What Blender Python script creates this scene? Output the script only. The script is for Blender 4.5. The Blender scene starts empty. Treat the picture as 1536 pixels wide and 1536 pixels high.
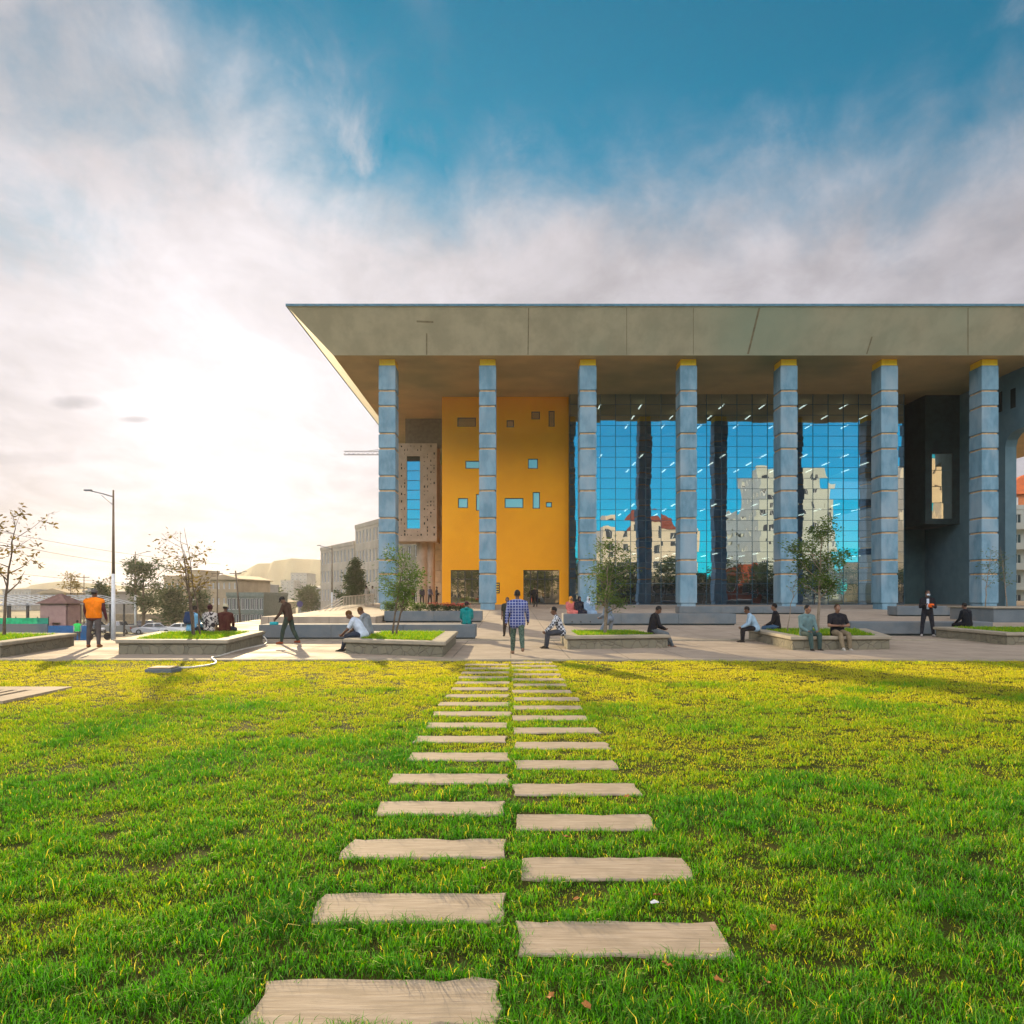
import bpy, bmesh, math, random
import numpy as np
from mathutils import Vector, Matrix
R = math.radians
scene = bpy.context.scene
C = scene.collection
FP, HX, HY, EYE = 1150.0, 766.0, 893.0, 1.6      # focal length in photo pixels, vanishing point, eye height

# ---------------------------------------------------------------- camera
cd = bpy.data.cameras.new('camera'); cam = bpy.data.objects.new('camera', cd); C.objects.link(cam)
cam.location = (0, 0, EYE); cam.rotation_euler = (R(90), 0, 0)
cd.sensor_width = 36; cd.lens = FP / 1536 * 36
cd.shift_x = (768 - HX) / 1536; cd.shift_y = (HY - 768) / 1536
cd.clip_start = 0.05; cd.clip_end = 12000
scene.camera = cam
# ---------------------------------------------------------------- light
SUN_EL, SUN_AZ = 12.6, -20.8                       # degrees; azimuth clockwise from +Y
sdir = Vector((math.sin(R(SUN_AZ)) * math.cos(R(SUN_EL)), math.cos(R(SUN_AZ)) * math.cos(R(SUN_EL)), math.sin(R(SUN_EL))))
sl = bpy.data.lights.new('sun', 'SUN'); so = bpy.data.objects.new('sun', sl); C.objects.link(so)
sl.energy = 5.0; sl.angle = R(0.6); sl.color = (1.0, 0.76, 0.44)
so.rotation_euler = sdir.to_track_quat('Z', 'Y').to_euler(); so.location = (-60, 150, 90)
vs = scene.view_settings
vs.view_transform = 'Standard'; vs.look = 'None'; vs.gamma = 1.0; vs.use_curve_mapping = False
vs.exposure = 0.66

class NT:
    """small helper for node trees"""
    def __init__(s, tree): s.t = tree; s.n = tree.nodes; s.n.clear()
    def node(s, typ, **kw):
        n = s.n.new(typ)
        ins = kw.pop('ins', {})
        for k, v in kw.items(): setattr(n, k, v)
        for k, v in ins.items():
            if isinstance(v, bpy.types.NodeSocket): s.t.links.new(v, n.inputs[k])
            else: n.inputs[k].default_value = v
        return n
    def math(s, op, a, b=None, c=None, clamp=False):
        n = s.n.new('ShaderNodeMath'); n.operation = op; n.use_clamp = clamp
        for i, x in enumerate((a, b, c)):
            if x is None: continue
            if isinstance(x, bpy.types.NodeSocket): s.t.links.new(x, n.inputs[i])
            else: n.inputs[i].default_value = x
        return n.outputs[0]
    def ramp(s, f, lo, hi, a=0.0, b=1.0):
        n = s.n.new('ShaderNodeMapRange'); n.interpolation_type = 'SMOOTHSTEP'
        s.t.links.new(f, n.inputs[0])
        for i, x in enumerate((lo, hi, a, b)): n.inputs[i + 1].default_value = x
        return n.outputs[0]
    def mix(s, f, a, b, mode='MIX'):
        n = s.n.new('ShaderNodeMix'); n.data_type = 'RGBA'; n.blend_type = mode
        for k, x in ((0, f), (6, a), (7, b)):
            if isinstance(x, bpy.types.NodeSocket): s.t.links.new(x, n.inputs[k])
            elif k == 0: n.inputs[0].default_value = x
            else: n.inputs[k].default_value = (*x, 1) if len(x) == 3 else x
        return n.outputs[2]
    def vmath(s, op, a, b=None):
        n = s.n.new('ShaderNodeVectorMath'); n.operation = op
        for i, x in enumerate((a, b)):
            if x is None: continue
            if isinstance(x, bpy.types.NodeSocket): s.t.links.new(x, n.inputs[i])
            else: n.inputs[i].default_value = x
        return n.outputs['Value'] if op == 'DOT_PRODUCT' else n.outputs[0]
    def noise(s, vec, scale, detail=4, rough=.5, dist=0.0, col=False):
        n = s.node('ShaderNodeTexNoise', ins={'Scale': scale, 'Detail': detail, 'Roughness': rough, 'Distortion': dist})
        if vec is not None: s.t.links.new(vec, n.inputs['Vector'])
        return n.outputs['Color' if col else 'Fac']

world = bpy.data.worlds.new('World'); scene.world = world; world.use_nodes = True
def build_world():
    w = NT(world.node_tree)
    tc = w.node('ShaderNodeTexCoord'); d = tc.outputs['Generated']
    sky = w.node('ShaderNodeTexSky', sky_type='NISHITA', sun_disc=False, sun_elevation=R(SUN_EL), sun_rotation=R(SUN_AZ % 360),
                 altitude=2300, air_density=1.0, dust_density=0.6, ozone_density=2.5).outputs[0]
    sky = w.mix(1.0, sky, (.0, .86, .80), 'MULTIPLY')
    sep = w.node('ShaderNodeSeparateXYZ', ins={0: d}).outputs
    zz = w.math('ADD', w.math('MAXIMUM', sep[2], 0.0), 0.13)
    px, py = w.math('DIVIDE', sep[0], zz), w.math('DIVIDE', sep[1], zz)
    p = w.node('ShaderNodeCombineXYZ', ins={0: px, 1: w.math('MULTIPLY', py, .62), 2: 0.0}).outputs[0]
    n1 = w.noise(p, 1.15, 9, .56, .35)
    n2 = w.noise(w.vmath('ADD', p, (7.3, 2.1, 0)), 3.4, 8, .6, .3)
    n3 = w.noise(d, 4.5, 7, .58, .2)
    n4 = w.noise(w.vmath('ADD', d, (3.1, 0, 1.7)), 11.0, 6, .6, .3)
    nn = w.math('ADD', w.math('MULTIPLY', n1, .46), w.math('ADD', w.math('MULTIPLY', n3, .32), w.math('MULTIPLY', n4, .22)))
    yq = w.math('MAXIMUM', sep[1], .12)
    eu = w.math('DIVIDE', w.math('SUBTRACT', w.math('DIVIDE', sep[0], yq), .17), .62)
    ev = w.math('DIVIDE', w.math('SUBTRACT', w.math('DIVIDE', sep[2], yq), .86), .36)
    ee = w.math('ADD', w.math('MULTIPLY', eu, eu), w.math('MULTIPLY', ev, ev))
    bias = w.ramp(ee, .0, 1.7, -.24, .20)                        # an open blue patch high above the building
    nn = w.math('ADD', w.math('MULTIPLY', w.math('SUBTRACT', nn, .5), 1.75), .5)
    low = w.ramp(sep[2], .50, .26, 0.0, .36)                     # overcast towards the horizon
    back = w.ramp(sep[1], .15, -.35)
    left = w.math('MULTIPLY', back, w.ramp(sep[2], .36, .245, .16, -1.2))        # low in the sky behind the camera it is clear
    mask = w.ramp(w.math('ADD', w.math('ADD', nn, left), w.math('ADD', bias, low)), .31, .86)
    n5 = w.noise(w.vmath('MULTIPLY', p, (1.0, .7, 1)), 6.5, 9, .62, .5)
    wisp = w.math('MULTIPLY', w.ramp(w.math('ADD', w.math('MULTIPLY', n5, .5), w.math('MULTIPLY', n2, .5)), .46, .66, 0, .8), w.ramp(ee, .25, 1.1))
    wisp = w.math('MULTIPLY', wisp, w.math('SUBTRACT', 1.0, back))
    mask = w.math('MAXIMUM', mask, wisp)
    s = w.math('MAXIMUM', w.vmath('DOT_PRODUCT', d, tuple(sdir)), 0.0)
    g1 = w.math('MULTIPLY', w.math('POWER', s, 8.0), .17)
    g2 = w.math('MULTIPLY', w.math('POWER', s, 40.0), .36)
    shade = w.math('MULTIPLY', w.ramp(n2, .3, .7, .80, 1.12), w.ramp(n4, .3, .7, .92, 1.06))
    cl = w.mix(w.math('MULTIPLY', g1, 1.6, clamp=True), (.57, .55, .60), (.66, .61, .58))
    lum = w.math('ADD', w.math('MULTIPLY', shade, w.math('ADD', w.math('MULTIPLY', w.math('MULTIPLY', back, w.ramp(sep[2], .85, .5)), 4.0), .60)), w.math('ADD', g1, g2))  # unseen cloud bank behind the camera, brightened to fill the shaded facade
    cloud = w.node('ShaderNodeVectorMath', operation='SCALE', ins={0: cl, 'Scale': lum}).outputs[0]
    skys = w.node('ShaderNodeVectorMath', operation='SCALE', ins={0: sky, 'Scale': 0.10}).outputs[0]
    res = w.mix(mask, skys, cloud)
    # a few small grey cloudlets low on the sun side
    yy = w.math('MAXIMUM', sep[1], .02)
    u, v = w.math('DIVIDE', sep[0], yy), w.math('DIVIDE', sep[2], yy)
    tot = None
    for (x, y, rx, ry) in ((117, 604, 46, 13), (202, 629, 26, 6), (20, 688, 150, 12), (530, 730, 60, 12)):
        a = w.math('DIVIDE', w.math('SUBTRACT', u, (x - HX) / FP), rx / FP)
        b = w.math('DIVIDE', w.math('SUBTRACT', v, (HY - y) / FP), ry / FP)
        r2 = w.math('ADD', w.math('MULTIPLY', a, a), w.math('MULTIPLY', b, b))
        r2 = w.math('ADD', r2, w.math('MULTIPLY', w.math('SUBTRACT', n4, .5), 3.2))
        k = w.ramp(r2, 1.2, -.2, 0.0, .55 if rx < 60 and y != 730 else .22)
        tot = k if tot is None else w.math('MAXIMUM', tot, k)
    tot = w.math('MULTIPLY', tot, w.math('GREATER_THAN', sep[1], .05))
    res = w.mix(tot, res, (.22, .22, .26))
    bg = w.node('ShaderNodeBackground', ins={'Color': res, 'Strength': 1.0})
    out = w.node('ShaderNodeOutputWorld', ins={0: bg.outputs[0]})
build_world()

# ---------------------------------------------------------------- mesh helpers
def G(px, py, z=0.0):
    D = (EYE - z) * FP / (py - HY); return ((px - HX) / FP * D, D)
def WX(px, D): return (px - HX) / FP * D
def WZ(py, D): return EYE + (HY - py) / FP * D

class MB:
    def __init__(s): s.v = []; s.f = []; s.m = []
    def add(s, vs_, fs, mi=0):
        o = len(s.v); s.v += [tuple(p) for p in vs_]; s.f += [tuple(o + i for i in f) for f in fs]; s.m += [mi] * len(fs); return s
    def box(s, x0, x1, y0, y1, z0, z1, mi=0):
        return s.add([(x0, y0, z0), (x1, y0, z0), (x1, y1, z0), (x0, y1, z0), (x0, y0, z1), (x1, y0, z1), (x1, y1, z1), (x0, y1, z1)],
                     [(3, 2, 1, 0), (4, 5, 6, 7), (0, 1, 5, 4), (1, 2, 6, 5), (2, 3, 7, 6), (3, 0, 4, 7)], mi)
    def bbox(s, x0, x1, y0, y1, z0, z1, b=.03, mi=0):
        """box with chamfered edges"""
        vs_ = []; fs = []
        for z, i in ((z0, b), (z0 + b, 0), (z1 - b, 0), (z1, b)):
            X0, X1, Y0, Y1 = x0 + i, x1 - i, y0 + i, y1 - i; k = b * .6 if i == 0 else 0
            vs_ += [(X0 + k, Y0, z), (X1 - k, Y0, z), (X1, Y0 + k, z), (X1, Y1 - k, z), (X1 - k, Y1, z), (X0 + k, Y1, z), (X0, Y1 - k, z), (X0, Y0 + k, z)]
        for r in range(3):
            for i in range(8): fs.append((r * 8 + i, r * 8 + (i + 1) % 8, r * 8 + 8 + (i + 1) % 8, r * 8 + 8 + i))
        fs += [tuple(range(7, -1, -1)), tuple(range(24, 32))]
        return s.add(vs_, fs, mi)
    def prism(s, poly, z0, z1, mi=0):
        n = len(poly); a = sum(poly[i][0] * poly[(i + 1) % n][1] - poly[(i + 1) % n][0] * poly[i][1] for i in range(n))
        if a < 0: poly = poly[::-1]
        z0f = z0 if callable(z0) else (lambda x, y: z0); z1f = z1 if callable(z1) else (lambda x, y: z1)
        vs_ = [(x, y, z0f(x, y)) for x, y in poly] + [(x, y, z1f(x, y)) for x, y in poly]
        return s.add(vs_, [tuple(range(n - 1, -1, -1)), tuple(range(n, 2 * n))] + [(i, (i + 1) % n, n + (i + 1) % n, n + i) for i in range(n)], mi)
    def loft(s, rings, cap=True, mi=0):
        n = len(rings[0]); vs_ = [p for r in rings for p in r]; fs = []
        for k in range(len(rings) - 1):
            for i in range(n): fs.append((k * n + i, k * n + (i + 1) % n, (k + 1) * n + (i + 1) % n, (k + 1) * n + i))
        if cap: fs += [tuple(range(n - 1, -1, -1)), tuple(range((len(rings) - 1) * n, len(rings) * n))]
        return s.add(vs_, fs, mi)
    def tube(s, pts, rad, n=8, mi=0, cap=True):
        pts = [Vector(p) for p in pts]; rad = rad if isinstance(rad, (list, tuple)) else [rad] * len(pts)
        rings = []; up = None
        for i, p in enumerate(pts):
            d = (pts[min(i + 1, len(pts) - 1)] - pts[max(i - 1, 0)])
            d = d.normalized() if d.length > 1e-9 else Vector((0, 0, 1))
            if up is None: up = Vector((0, 0, 1)) if abs(d.z) < .9 else Vector((1, 0, 0))
            a = d.cross(up).normalized(); b = a.cross(d).normalized(); up = b
            rings.append([p + (a * math.cos(t) + b * math.sin(t)) * rad[i] for t in [2 * math.pi * k / n for k in range(n)]])
        for r in rings: r.reverse()
        return s.loft(rings, cap, mi)
    def ell(s, c, r, n=12, m=8, mi=0, rot=None):
        c = Vector(c); vs_ = []; fs = []
        for j in range(1, m):
            t = math.pi * j / m
            for i in range(n):
                a = 2 * math.pi * i / n
                q = Vector((r[0] * math.sin(t) * math.cos(a), r[1] * math.sin(t) * math.sin(a), -r[2] * math.cos(t)))
                if rot is not None: q = rot @ q
                vs_.append(c + q)
        q0, q1 = Vector((0, 0, -r[2])), Vector((0, 0, r[2]))
        if rot is not None: q0, q1 = rot @ q0, rot @ q1
        vs_ += [c + q0, c + q1]; b0 = (m - 1) * n
        for j in range(m - 2):
            for i in range(n): fs.append((j * n + i, j * n + (i + 1) % n, (j + 1) * n + (i + 1) % n, (j + 1) * n + i))
        for i in range(n): fs.append((b0, (i + 1) % n, i)); fs.append((b0 + 1, (m - 2) * n + i, (m - 2) * n + (i + 1) % n))
        return s.add(vs_, fs, mi)
    def cap(s, p0, r0, p1, r1, n=10, mi=0):
        """tapered capsule"""
        p0, p1 = Vector(p0), Vector(p1); d = p1 - p0; L = d.length
        d = d / L if L > 1e-6 else Vector((0, 0, 1))
        pts = []; rad = []
        for a in (80, 55, 28, 0): pts.append(p0 - d * r0 * math.sin(R(a))); rad.append(max(r0 * math.cos(R(a)), .001))
        for a in (0, 28, 55, 80): pts.append(p1 + d * r1 * math.sin(R(a))); rad.append(max(r1 * math.cos(R(a)), .001))
        up = Vector((0, 0, 1)) if abs(d.z) < .9 else Vector((1, 0, 0))
        a = d.cross(up).normalized(); b = a.cross(d).normalized()
        rings = [[p + (a * math.cos(-2 * math.pi * k / n) + b * math.sin(-2 * math.pi * k / n)) * r for k in range(n)] for p, r in zip(pts, rad)]
        return s.loft(rings, True, mi)
    def shift(s, off):
        s.v = [(x - off[0], y - off[1], z - off[2]) for x, y, z in s.v]; return s
    def build(s, name, mats, parent=None, smooth=False, off=None):
        if off is not None: s.shift(off)
        me = bpy.data.meshes.new(name); me.from_pydata(s.v, [], s.f)
        for m in (mats if isinstance(mats, (list, tuple)) else [mats]): me.materials.append(m)
        if any(s.m): me.polygons.foreach_set('material_index', s.m)
        if smooth: me.polygons.foreach_set('use_smooth', [True] * len(me.polygons))
        me.update()
        o = bpy.data.objects.new(name, me); C.objects.link(o)
        if parent is not None: o.parent = parent
        return o

def tag(o, label, cat, group=None, kind=None):
    o['label'] = label; o['category'] = cat
    if group: o['group'] = group
    if kind: o['kind'] = kind
    return o
def thing(name, label, cat, loc=(0, 0, 0), rotz=0, group=None):
    o = bpy.data.objects.new(name, None); C.objects.link(o); o.location = loc; o.rotation_euler = (0, 0, rotz)
    o.empty_display_size = .2
    return tag(o, label, cat, group)
def struct(o, kind='structure'): o['kind'] = kind; return o
def copy_tree(o, parent=None):
    c = o.copy(); C.objects.link(c); c.parent = parent
    for ch in list(o.children): copy_tree(ch, c)
    return c

# ---------------------------------------------------------------- materials
_m = {}
def mat(name, col, rough=.8, col2=None, scale=3.0, bump=0.0, bscale=None, metal=0.0, spec=.3, detail=6, lo=.35, hi=.65, third=None, s3=.4, stretch=None, trans=0.0):
    if name in _m: return _m[name]
    m = bpy.data.materials.new(name); m.use_nodes = True; t = NT(m.node_tree)
    tc = t.node('ShaderNodeTexCoord').outputs['Object']
    if stretch: tc = t.vmath('MULTIPLY', tc, stretch)
    if col2 is None: col2 = tuple(c * .72 for c in col)
    base = t.mix(t.ramp(t.noise(tc, scale, detail, .6), lo, hi), col, col2)
    if third: base = t.mix(t.ramp(t.noise(t.vmath('ADD', tc, (11, 5, 3)), s3, 4, .55), .42, .7), base, third)
    p = t.node('ShaderNodeBsdfPrincipled', ins={'Base Color': base, 'Roughness': rough, 'Metallic': metal, 'Specular IOR Level': spec})
    if bump:
        bn = t.node('ShaderNodeBump', ins={'Height': t.noise(tc, bscale or scale * 6, 6, .6), 'Strength': bump, 'Distance': .02})
        t.t.links.new(bn.outputs[0], p.inputs['Normal'])
    sh = p.outputs[0]
    if trans:
        tr = t.node('ShaderNodeBsdfTranslucent', ins={'Color': t.mix(1.0, base, (1.7, 1.6, .9), 'MULTIPLY')})
        sh = t.node('ShaderNodeMixShader', ins={0: trans, 1: sh, 2: tr.outputs[0]}).outputs[0]
    t.node('ShaderNodeOutputMaterial', ins={0: sh})
    _m[name] = m; return m
def emit(name, col, st):
    m = bpy.data.materials.new(name); m.use_nodes = True; t = NT(m.node_tree)
    e = t.node('ShaderNodeEmission', ins={'Color': (*col, 1), 'Strength': st}); t.node('ShaderNodeOutputMaterial', ins={0: e.outputs[0]}); return m

M = {}
M['fascia'] = mat('fascia concrete', (.60, .52, .36), .85, (.47, .41, .28), 0.5, .6, 4, third=(.38, .45, .33), s3=.05, stretch=(1, 1, .5))
M['soffit'] = mat('soffit concrete', (.58, .40, .18), .85, (.48, .34, .16), 0.3, .3, 3, third=(.13, .19, .10), s3=.045)
M['block'] = mat('column block concrete', (.16, .28, .345), .75, (.10, .20, .255), 1.9, .45, 9, third=(.23, .31, .35), s3=.6, stretch=(1, 1, .45))
M['joint'] = mat('column joint', (.52, .33, .16), .8, (.36, .22, .11), 3)
M['yellow'] = mat('yellow column paint', (.95, .56, .02), .6, (.88, .50, .02), 2)
M['orange'] = mat('orange render', (.95, .38, .001), .75, (.91, .35, .001), .5, .15, 22, third=(.86, .33, .001), s3=.2)
M['darkstone'] = mat('dark granite cladding', (.02, .038, .036), .5, (.012, .022, .022), 1.5, .2, 12)
M['midstone'] = mat('dark grey green cladding', (.06, .12, .125), .6, (.045, .095, .10), .8, .2, 8)  # dark grey green stone
M['pier'] = mat('pier concrete', (.14, .23, .26), .7, (.11, .19, .22), .8, .2, 8)
M['perf'] = mat('perforated stone screen', (.44, .34, .25), .8, (.36, .28, .20), 1.0, .3, 10)
M['pale'] = mat('pale plaster', (.62, .52, .38), .8, (.5, .42, .31), 1.2)
M['frame'] = mat('dark window frame', (.03, .035, .04), .4)
M['coping'] = mat('blue grey roof flashing', (.07, .16, .20), .5, metal=.3)
M['dark'] = mat('interior dark', (.02, .03, .03), .9)
M['floor'] = mat('interior slab', (.10, .12, .12), .9)
M['white_metal'] = mat('white painted metal', (.72, .72, .70), .4, (.6, .6, .58), 4)
M['grey_metal'] = mat('grey galvanised metal', (.30, .30, .30), .45, metal=.5)
M['steel_dark'] = mat('dark steel', (.07, .07, .07), .5, metal=.4)
M['bark'] = mat('bark', (.15, .11, .075), .9, (.09, .065, .045), 12, .8, 40)
M['bark_pale'] = mat('pale bark', (.26, .21, .15), .9, (.17, .13, .09), 12, .8, 40)
M['bench'] = mat('bench concrete', (.125, .15, .16), .85, (.10, .125, .135), 1.5, .3, 14, third=(.17, .165, .15), s3=.5)
M['soil'] = mat('soil', (.12, .085, .05), .95, (.07, .05, .03), 5, .8, 20)
M['coping_stone'] = mat('planter coping stone', (.32, .28, .20), .8, (.25, .22, .16), 2.2, .4, 16)
M['leaf'] = mat('leaves green', (.08, .14, .028), .6, (.05, .095, .02), 1.5, trans=.45)
M['leaf_bronze'] = mat('leaves bronze', (.17, .13, .03), .6, (.10, .075, .02), 1.5, trans=.45)
M['leaf_dark'] = mat('leaves dark', (.045, .075, .025), .65, (.03, .05, .018), 1.2, trans=.3)
M['leaf_grey'] = mat('leaves grey green', (.10, .15, .07), .6, (.07, .105, .05), 1.5, trans=.4)

def stone_mat():
    """irregular stone cladding"""
    m = bpy.data.materials.new('rubble stone cladding'); m.use_nodes = True; t = NT(m.node_tree)
    tc = t.node('ShaderNodeTexCoord').outputs['Object']
    v = t.node('ShaderNodeTexVoronoi', feature='DISTANCE_TO_EDGE', ins={'Vector': tc, 'Scale': 3.6})
    vc = t.node('ShaderNodeTexVoronoi', feature='F1', ins={'Vector': tc, 'Scale': 3.6})
    g = t.node('ShaderNodeSeparateColor', ins={0: vc.outputs['Color']}).outputs[0]
    c = t.mix(g, (.15, .14, .095), (.22, .195, .13))
    c = t.mix(t.ramp(t.noise(tc, 9, 6, .6), .35, .7), c, (.17, .16, .115))
    c = t.mix(t.ramp(v.outputs[0], .008, .03), (.13, .115, .085), c)
    h = t.math('ADD', t.ramp(v.outputs[0], 0, .06), t.math('MULTIPLY', t.noise(tc, 25, 5), .3))
    b = t.node('ShaderNodeBump', ins={'Height': h, 'Strength': .6, 'Distance': .03})
    p = t.node('ShaderNodeBsdfPrincipled', ins={'Base Color': c, 'Roughness': .85, 'Normal': b.outputs[0], 'Specular IOR Level': .2})
    t.node('ShaderNodeOutputMaterial', ins={0: p.outputs[0]}); return m
M['stone'] = stone_mat()
def paving_mat():
    m = bpy.data.materials.new('plaza paving'); m.use_nodes = True; t = NT(m.node_tree)
    tc = t.node('ShaderNodeTexCoord').outputs['Object']
    br = t.node('ShaderNodeTexBrick', offset=.0, ins={'Vector': tc, 'Scale': 1.0, 'Mortar Size': .02, 'Brick Width': 1.5, 'Row Height': 1.5, 'Color1': (.33, .27, .20, 1), 'Color2': (.365, .30, .225, 1), 'Mortar': (.15, .13, .10, 1)})
    c = t.mix(t.ramp(t.noise(tc, 1.1, 7, .62), .35, .7), br.outputs[0], (.26, .215, .16))
    c = t.mix(t.ramp(t.noise(tc, 30, 4, .6), .55, .75, 0, .5), c, (.30, .26, .21))
    b = t.node('ShaderNodeBump', ins={'Height': t.noise(tc, 50, 5), 'Strength': .25, 'Distance': .01})
    p = t.node('ShaderNodeBsdfPrincipled', ins={'Base Color': c, 'Roughness': t.ramp(t.noise(tc, .8, 5), .3, .7, .7, .9), 'Normal': b.outputs[0], 'Specular IOR Level': .15})
    t.node('ShaderNodeOutputMaterial', ins={0: p.outputs[0]}); return m
M['paving'] = paving_mat()
def slab_mat():
    m = bpy.data.materials.new('wood grained concrete'); m.use_nodes = True; t = NT(m.node_tree)
    tc = t.node('ShaderNodeTexCoord').outputs['Object']
    st = t.vmath('MULTIPLY', t.vmath('ADD', tc, t.node('ShaderNodeObjectInfo').outputs['Location']), (1.6, 22, 4))
    g = t.noise(st, 2.2, 8, .65, .4)
    c = t.mix(t.ramp(g, .36, .66), (.30, .235, .155), (.42, .34, .24))
    c = t.mix(t.ramp(t.noise(tc, 5, 6, .6), .45, .75, 0, .7), c, (.27, .22, .15))
    c = t.mix(t.ramp(t.noise(t.vmath('MULTIPLY', tc, (3, 60, 4)), 1.5, 3, .5), .64, .72, 0, .8), c, (.20, .15, .11))
    b = t.node('ShaderNodeBump', ins={'Height': g, 'Strength': .55, 'Distance': .006})
    p = t.node('ShaderNodeBsdfPrincipled', ins={'Base Color': c, 'Roughness': .8, 'Normal': b.outputs[0], 'Specular IOR Level': .2})
    t.node('ShaderNodeOutputMaterial', ins={0: p.outputs[0]}); return m
M['slab'] = slab_mat()
def lawn_mat():
    m = bpy.data.materials.new('lawn earth and thatch'); m.use_nodes = True; t = NT(m.node_tree)
    tc = t.node('ShaderNodeTexCoord').outputs['Object']
    c = t.mix(t.ramp(t.noise(tc, 2.5, 8, .65), .35, .65), (.03, .05, .007), (.075, .075, .014))
    c = t.mix(t.ramp(t.noise(tc, 40, 6, .6), .5, .7, 0, .7), c, (.07, .05, .02))
    b = t.node('ShaderNodeBump', ins={'Height': t.noise(tc, 60, 8, .7), 'Strength': 1.0, 'Distance': .03})
    p = t.node('ShaderNodeBsdfPrincipled', ins={'Base Color': c, 'Roughness': .95, 'Normal': b.outputs[0], 'Specular IOR Level': .05})
    t.node('ShaderNodeOutputMaterial', ins={0: p.outputs[0]}); return m
M['lawn'] = lawn_mat()
def blade_mat():
    m = bpy.data.materials.new('grass blade'); m.use_nodes = True; t = NT(m.node_tree)
    a = t.node('ShaderNodeAttribute', attribute_name='tint').outputs['Fac']
    r = t.node('ShaderNodeValToRGB', ins={0: a}); e = r.color_ramp.elements
    e[0].position = 0; e[0].color = (.022, .12, .004, 1); e[1].position = 1; e[1].color = (.55, .42, .10, 1)
    for pos, col in ((.35, (.055, .215, .002)), (.62, (.215, .285, .002)), (.85, (.42, .37, .006))):
        k = e.new(pos); k.color = (*col, 1)
    d = t.node('ShaderNodeBsdfDiffuse', ins={'Color': r.outputs[0]})
    tr = t.node('ShaderNodeBsdfTranslucent', ins={'Color': t.mix(1.0, r.outputs[0], (1.9, 2.05, .35), 'MULTIPLY')})
    gl = t.node('ShaderNodeBsdfGlossy', ins={'Color': (.9, .9, .6, 1), 'Roughness': .45})
    s = t.node('ShaderNodeMixShader', ins={0: .55, 1: d.outputs[0], 2: tr.outputs[0]})
    s = t.node('ShaderNodeMixShader', ins={0: .035, 1: s.outputs[0], 2: gl.outputs[0]})
    t.node('ShaderNodeOutputMaterial', ins={0: s.outputs[0]}); return m
M['blade'] = blade_mat()
def glass_mat(name, tint, see=.30, rough=0.0, wav=.0, wscale=.35):
    """reflective solar glass: partly mirror, partly see-through"""
    m = bpy.data.materials.new(name); m.use_nodes = True; t = NT(m.node_tree)
    tc = t.node('ShaderNodeTexCoord').outputs['Object']
    gl = t.node('ShaderNodeBsdfGlossy', ins={'Color': (*tint, 1), 'Roughness': rough})
    if wav:
        b = t.node('ShaderNodeBump', ins={'Height': t.noise(t.vmath('MULTIPLY', tc, (1, 1, .45)), wscale, 2, .4), 'Strength': wav, 'Distance': .1})
        t.t.links.new(b.outputs[0], gl.inputs['Normal'])
    tr = t.node('ShaderNodeBsdfTransparent', ins={'Color': (.55, .75, .78, 1)})
    s = t.node('ShaderNodeMixShader', ins={0: see, 1: gl.outputs[0], 2: tr.outputs[0]})
    t.node('ShaderNodeOutputMaterial', ins={0: s.outputs[0]}); return m
M['glass'] = glass_mat('blue solar glass', (.52, .64, .80), .20, 0, .12, .5)
M['glass_win'] = glass_mat('window glass', (1.0, .86, .72), .42, .0, .1, .7)
M['pane_dark'] = mat('distant window pane', (.05, .06, .07), .15, spec=.8)
def pale_glass():
    m = bpy.data.materials.new('window glass with painted sky'); m.use_nodes = True; t = NT(m.node_tree)
    d = t.node('ShaderNodeBsdfDiffuse', ins={'Color': (.36, .42, .39, 1)}); g = t.node('ShaderNodeBsdfGlossy', ins={'Color': (.95, .9, .85, 1), 'Roughness': .05})  # pale diffuse tone paints in the sky these panes would mirror
    x = t.node('ShaderNodeMixShader', ins={0: .38, 1: d.outputs[0], 2: g.outputs[0]}); t.node('ShaderNodeOutputMaterial', ins={0: x.outputs[0]}); return m
M['glass_pale'] = pale_glass()
M['lamp'] = emit('fluorescent tube', (1.0, .95, .82), 3.5)

# ---------------------------------------------------------------- ground
def zt(y):                                                    # plaza level
    pts = [(-1e4, 0), (30, 0), (57, .5), (68, .77), (1e4, .8)]
    for (a, za), (b, zb) in zip(pts, pts[1:]):
        if a <= y <= b: return za + (zb - za) * (y - a) / (b - a)
def zr(y):                                                    # road level left of the plaza
    pts = [(-1e5, -.08), (19.8, -.08), (24, -1.5), (60, -2.0), (105, -3.7), (160, -4.2), (1e5, -4.2)]
    for (a, za), (b, zb) in zip(pts, pts[1:]):
        if a <= y <= b: return za + (zb - za) * (y - a) / (b - a)
M['earth'] = mat('dry earth', (.20, .165, .10), .95, (.14, .13, .07), .2, .4, 2, third=(.10, .12, .05), s3=.03)
M['asphalt'] = mat('asphalt', (.06, .058, .055), .85, (.045, .044, .043), 2, .3, 30)
mb = MB(); ys = [-6000, -300, 19.8, 24, 60, 105, 160, 600, 6000]
for a, b in zip(ys, ys[1:]):
    mb.add([(-6000, a, zr(a)), (6000, a, zr(a)), (6000, b, zr(b)), (-6000, b, zr(b))], [(0, 1, 2, 3)])
struct(mb.build('ground', M['earth']))
mb = MB(); ys = [28, 60, 105, 160, 700]
for a, b in zip(ys, ys[1:]):
    xa, xb = (-22 - a * .12, -22 - b * .12)
    mb.add([(xa - 16, a, zr(a) + .05), (xa + 4, a, zr(a) + .05), (xb + 4, b, zr(b) + .05), (xb - 16, b, zr(b) + .05)], [(0, 1, 2, 3)])
struct(mb.build('road', M['asphalt']))
mb = MB()
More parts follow.
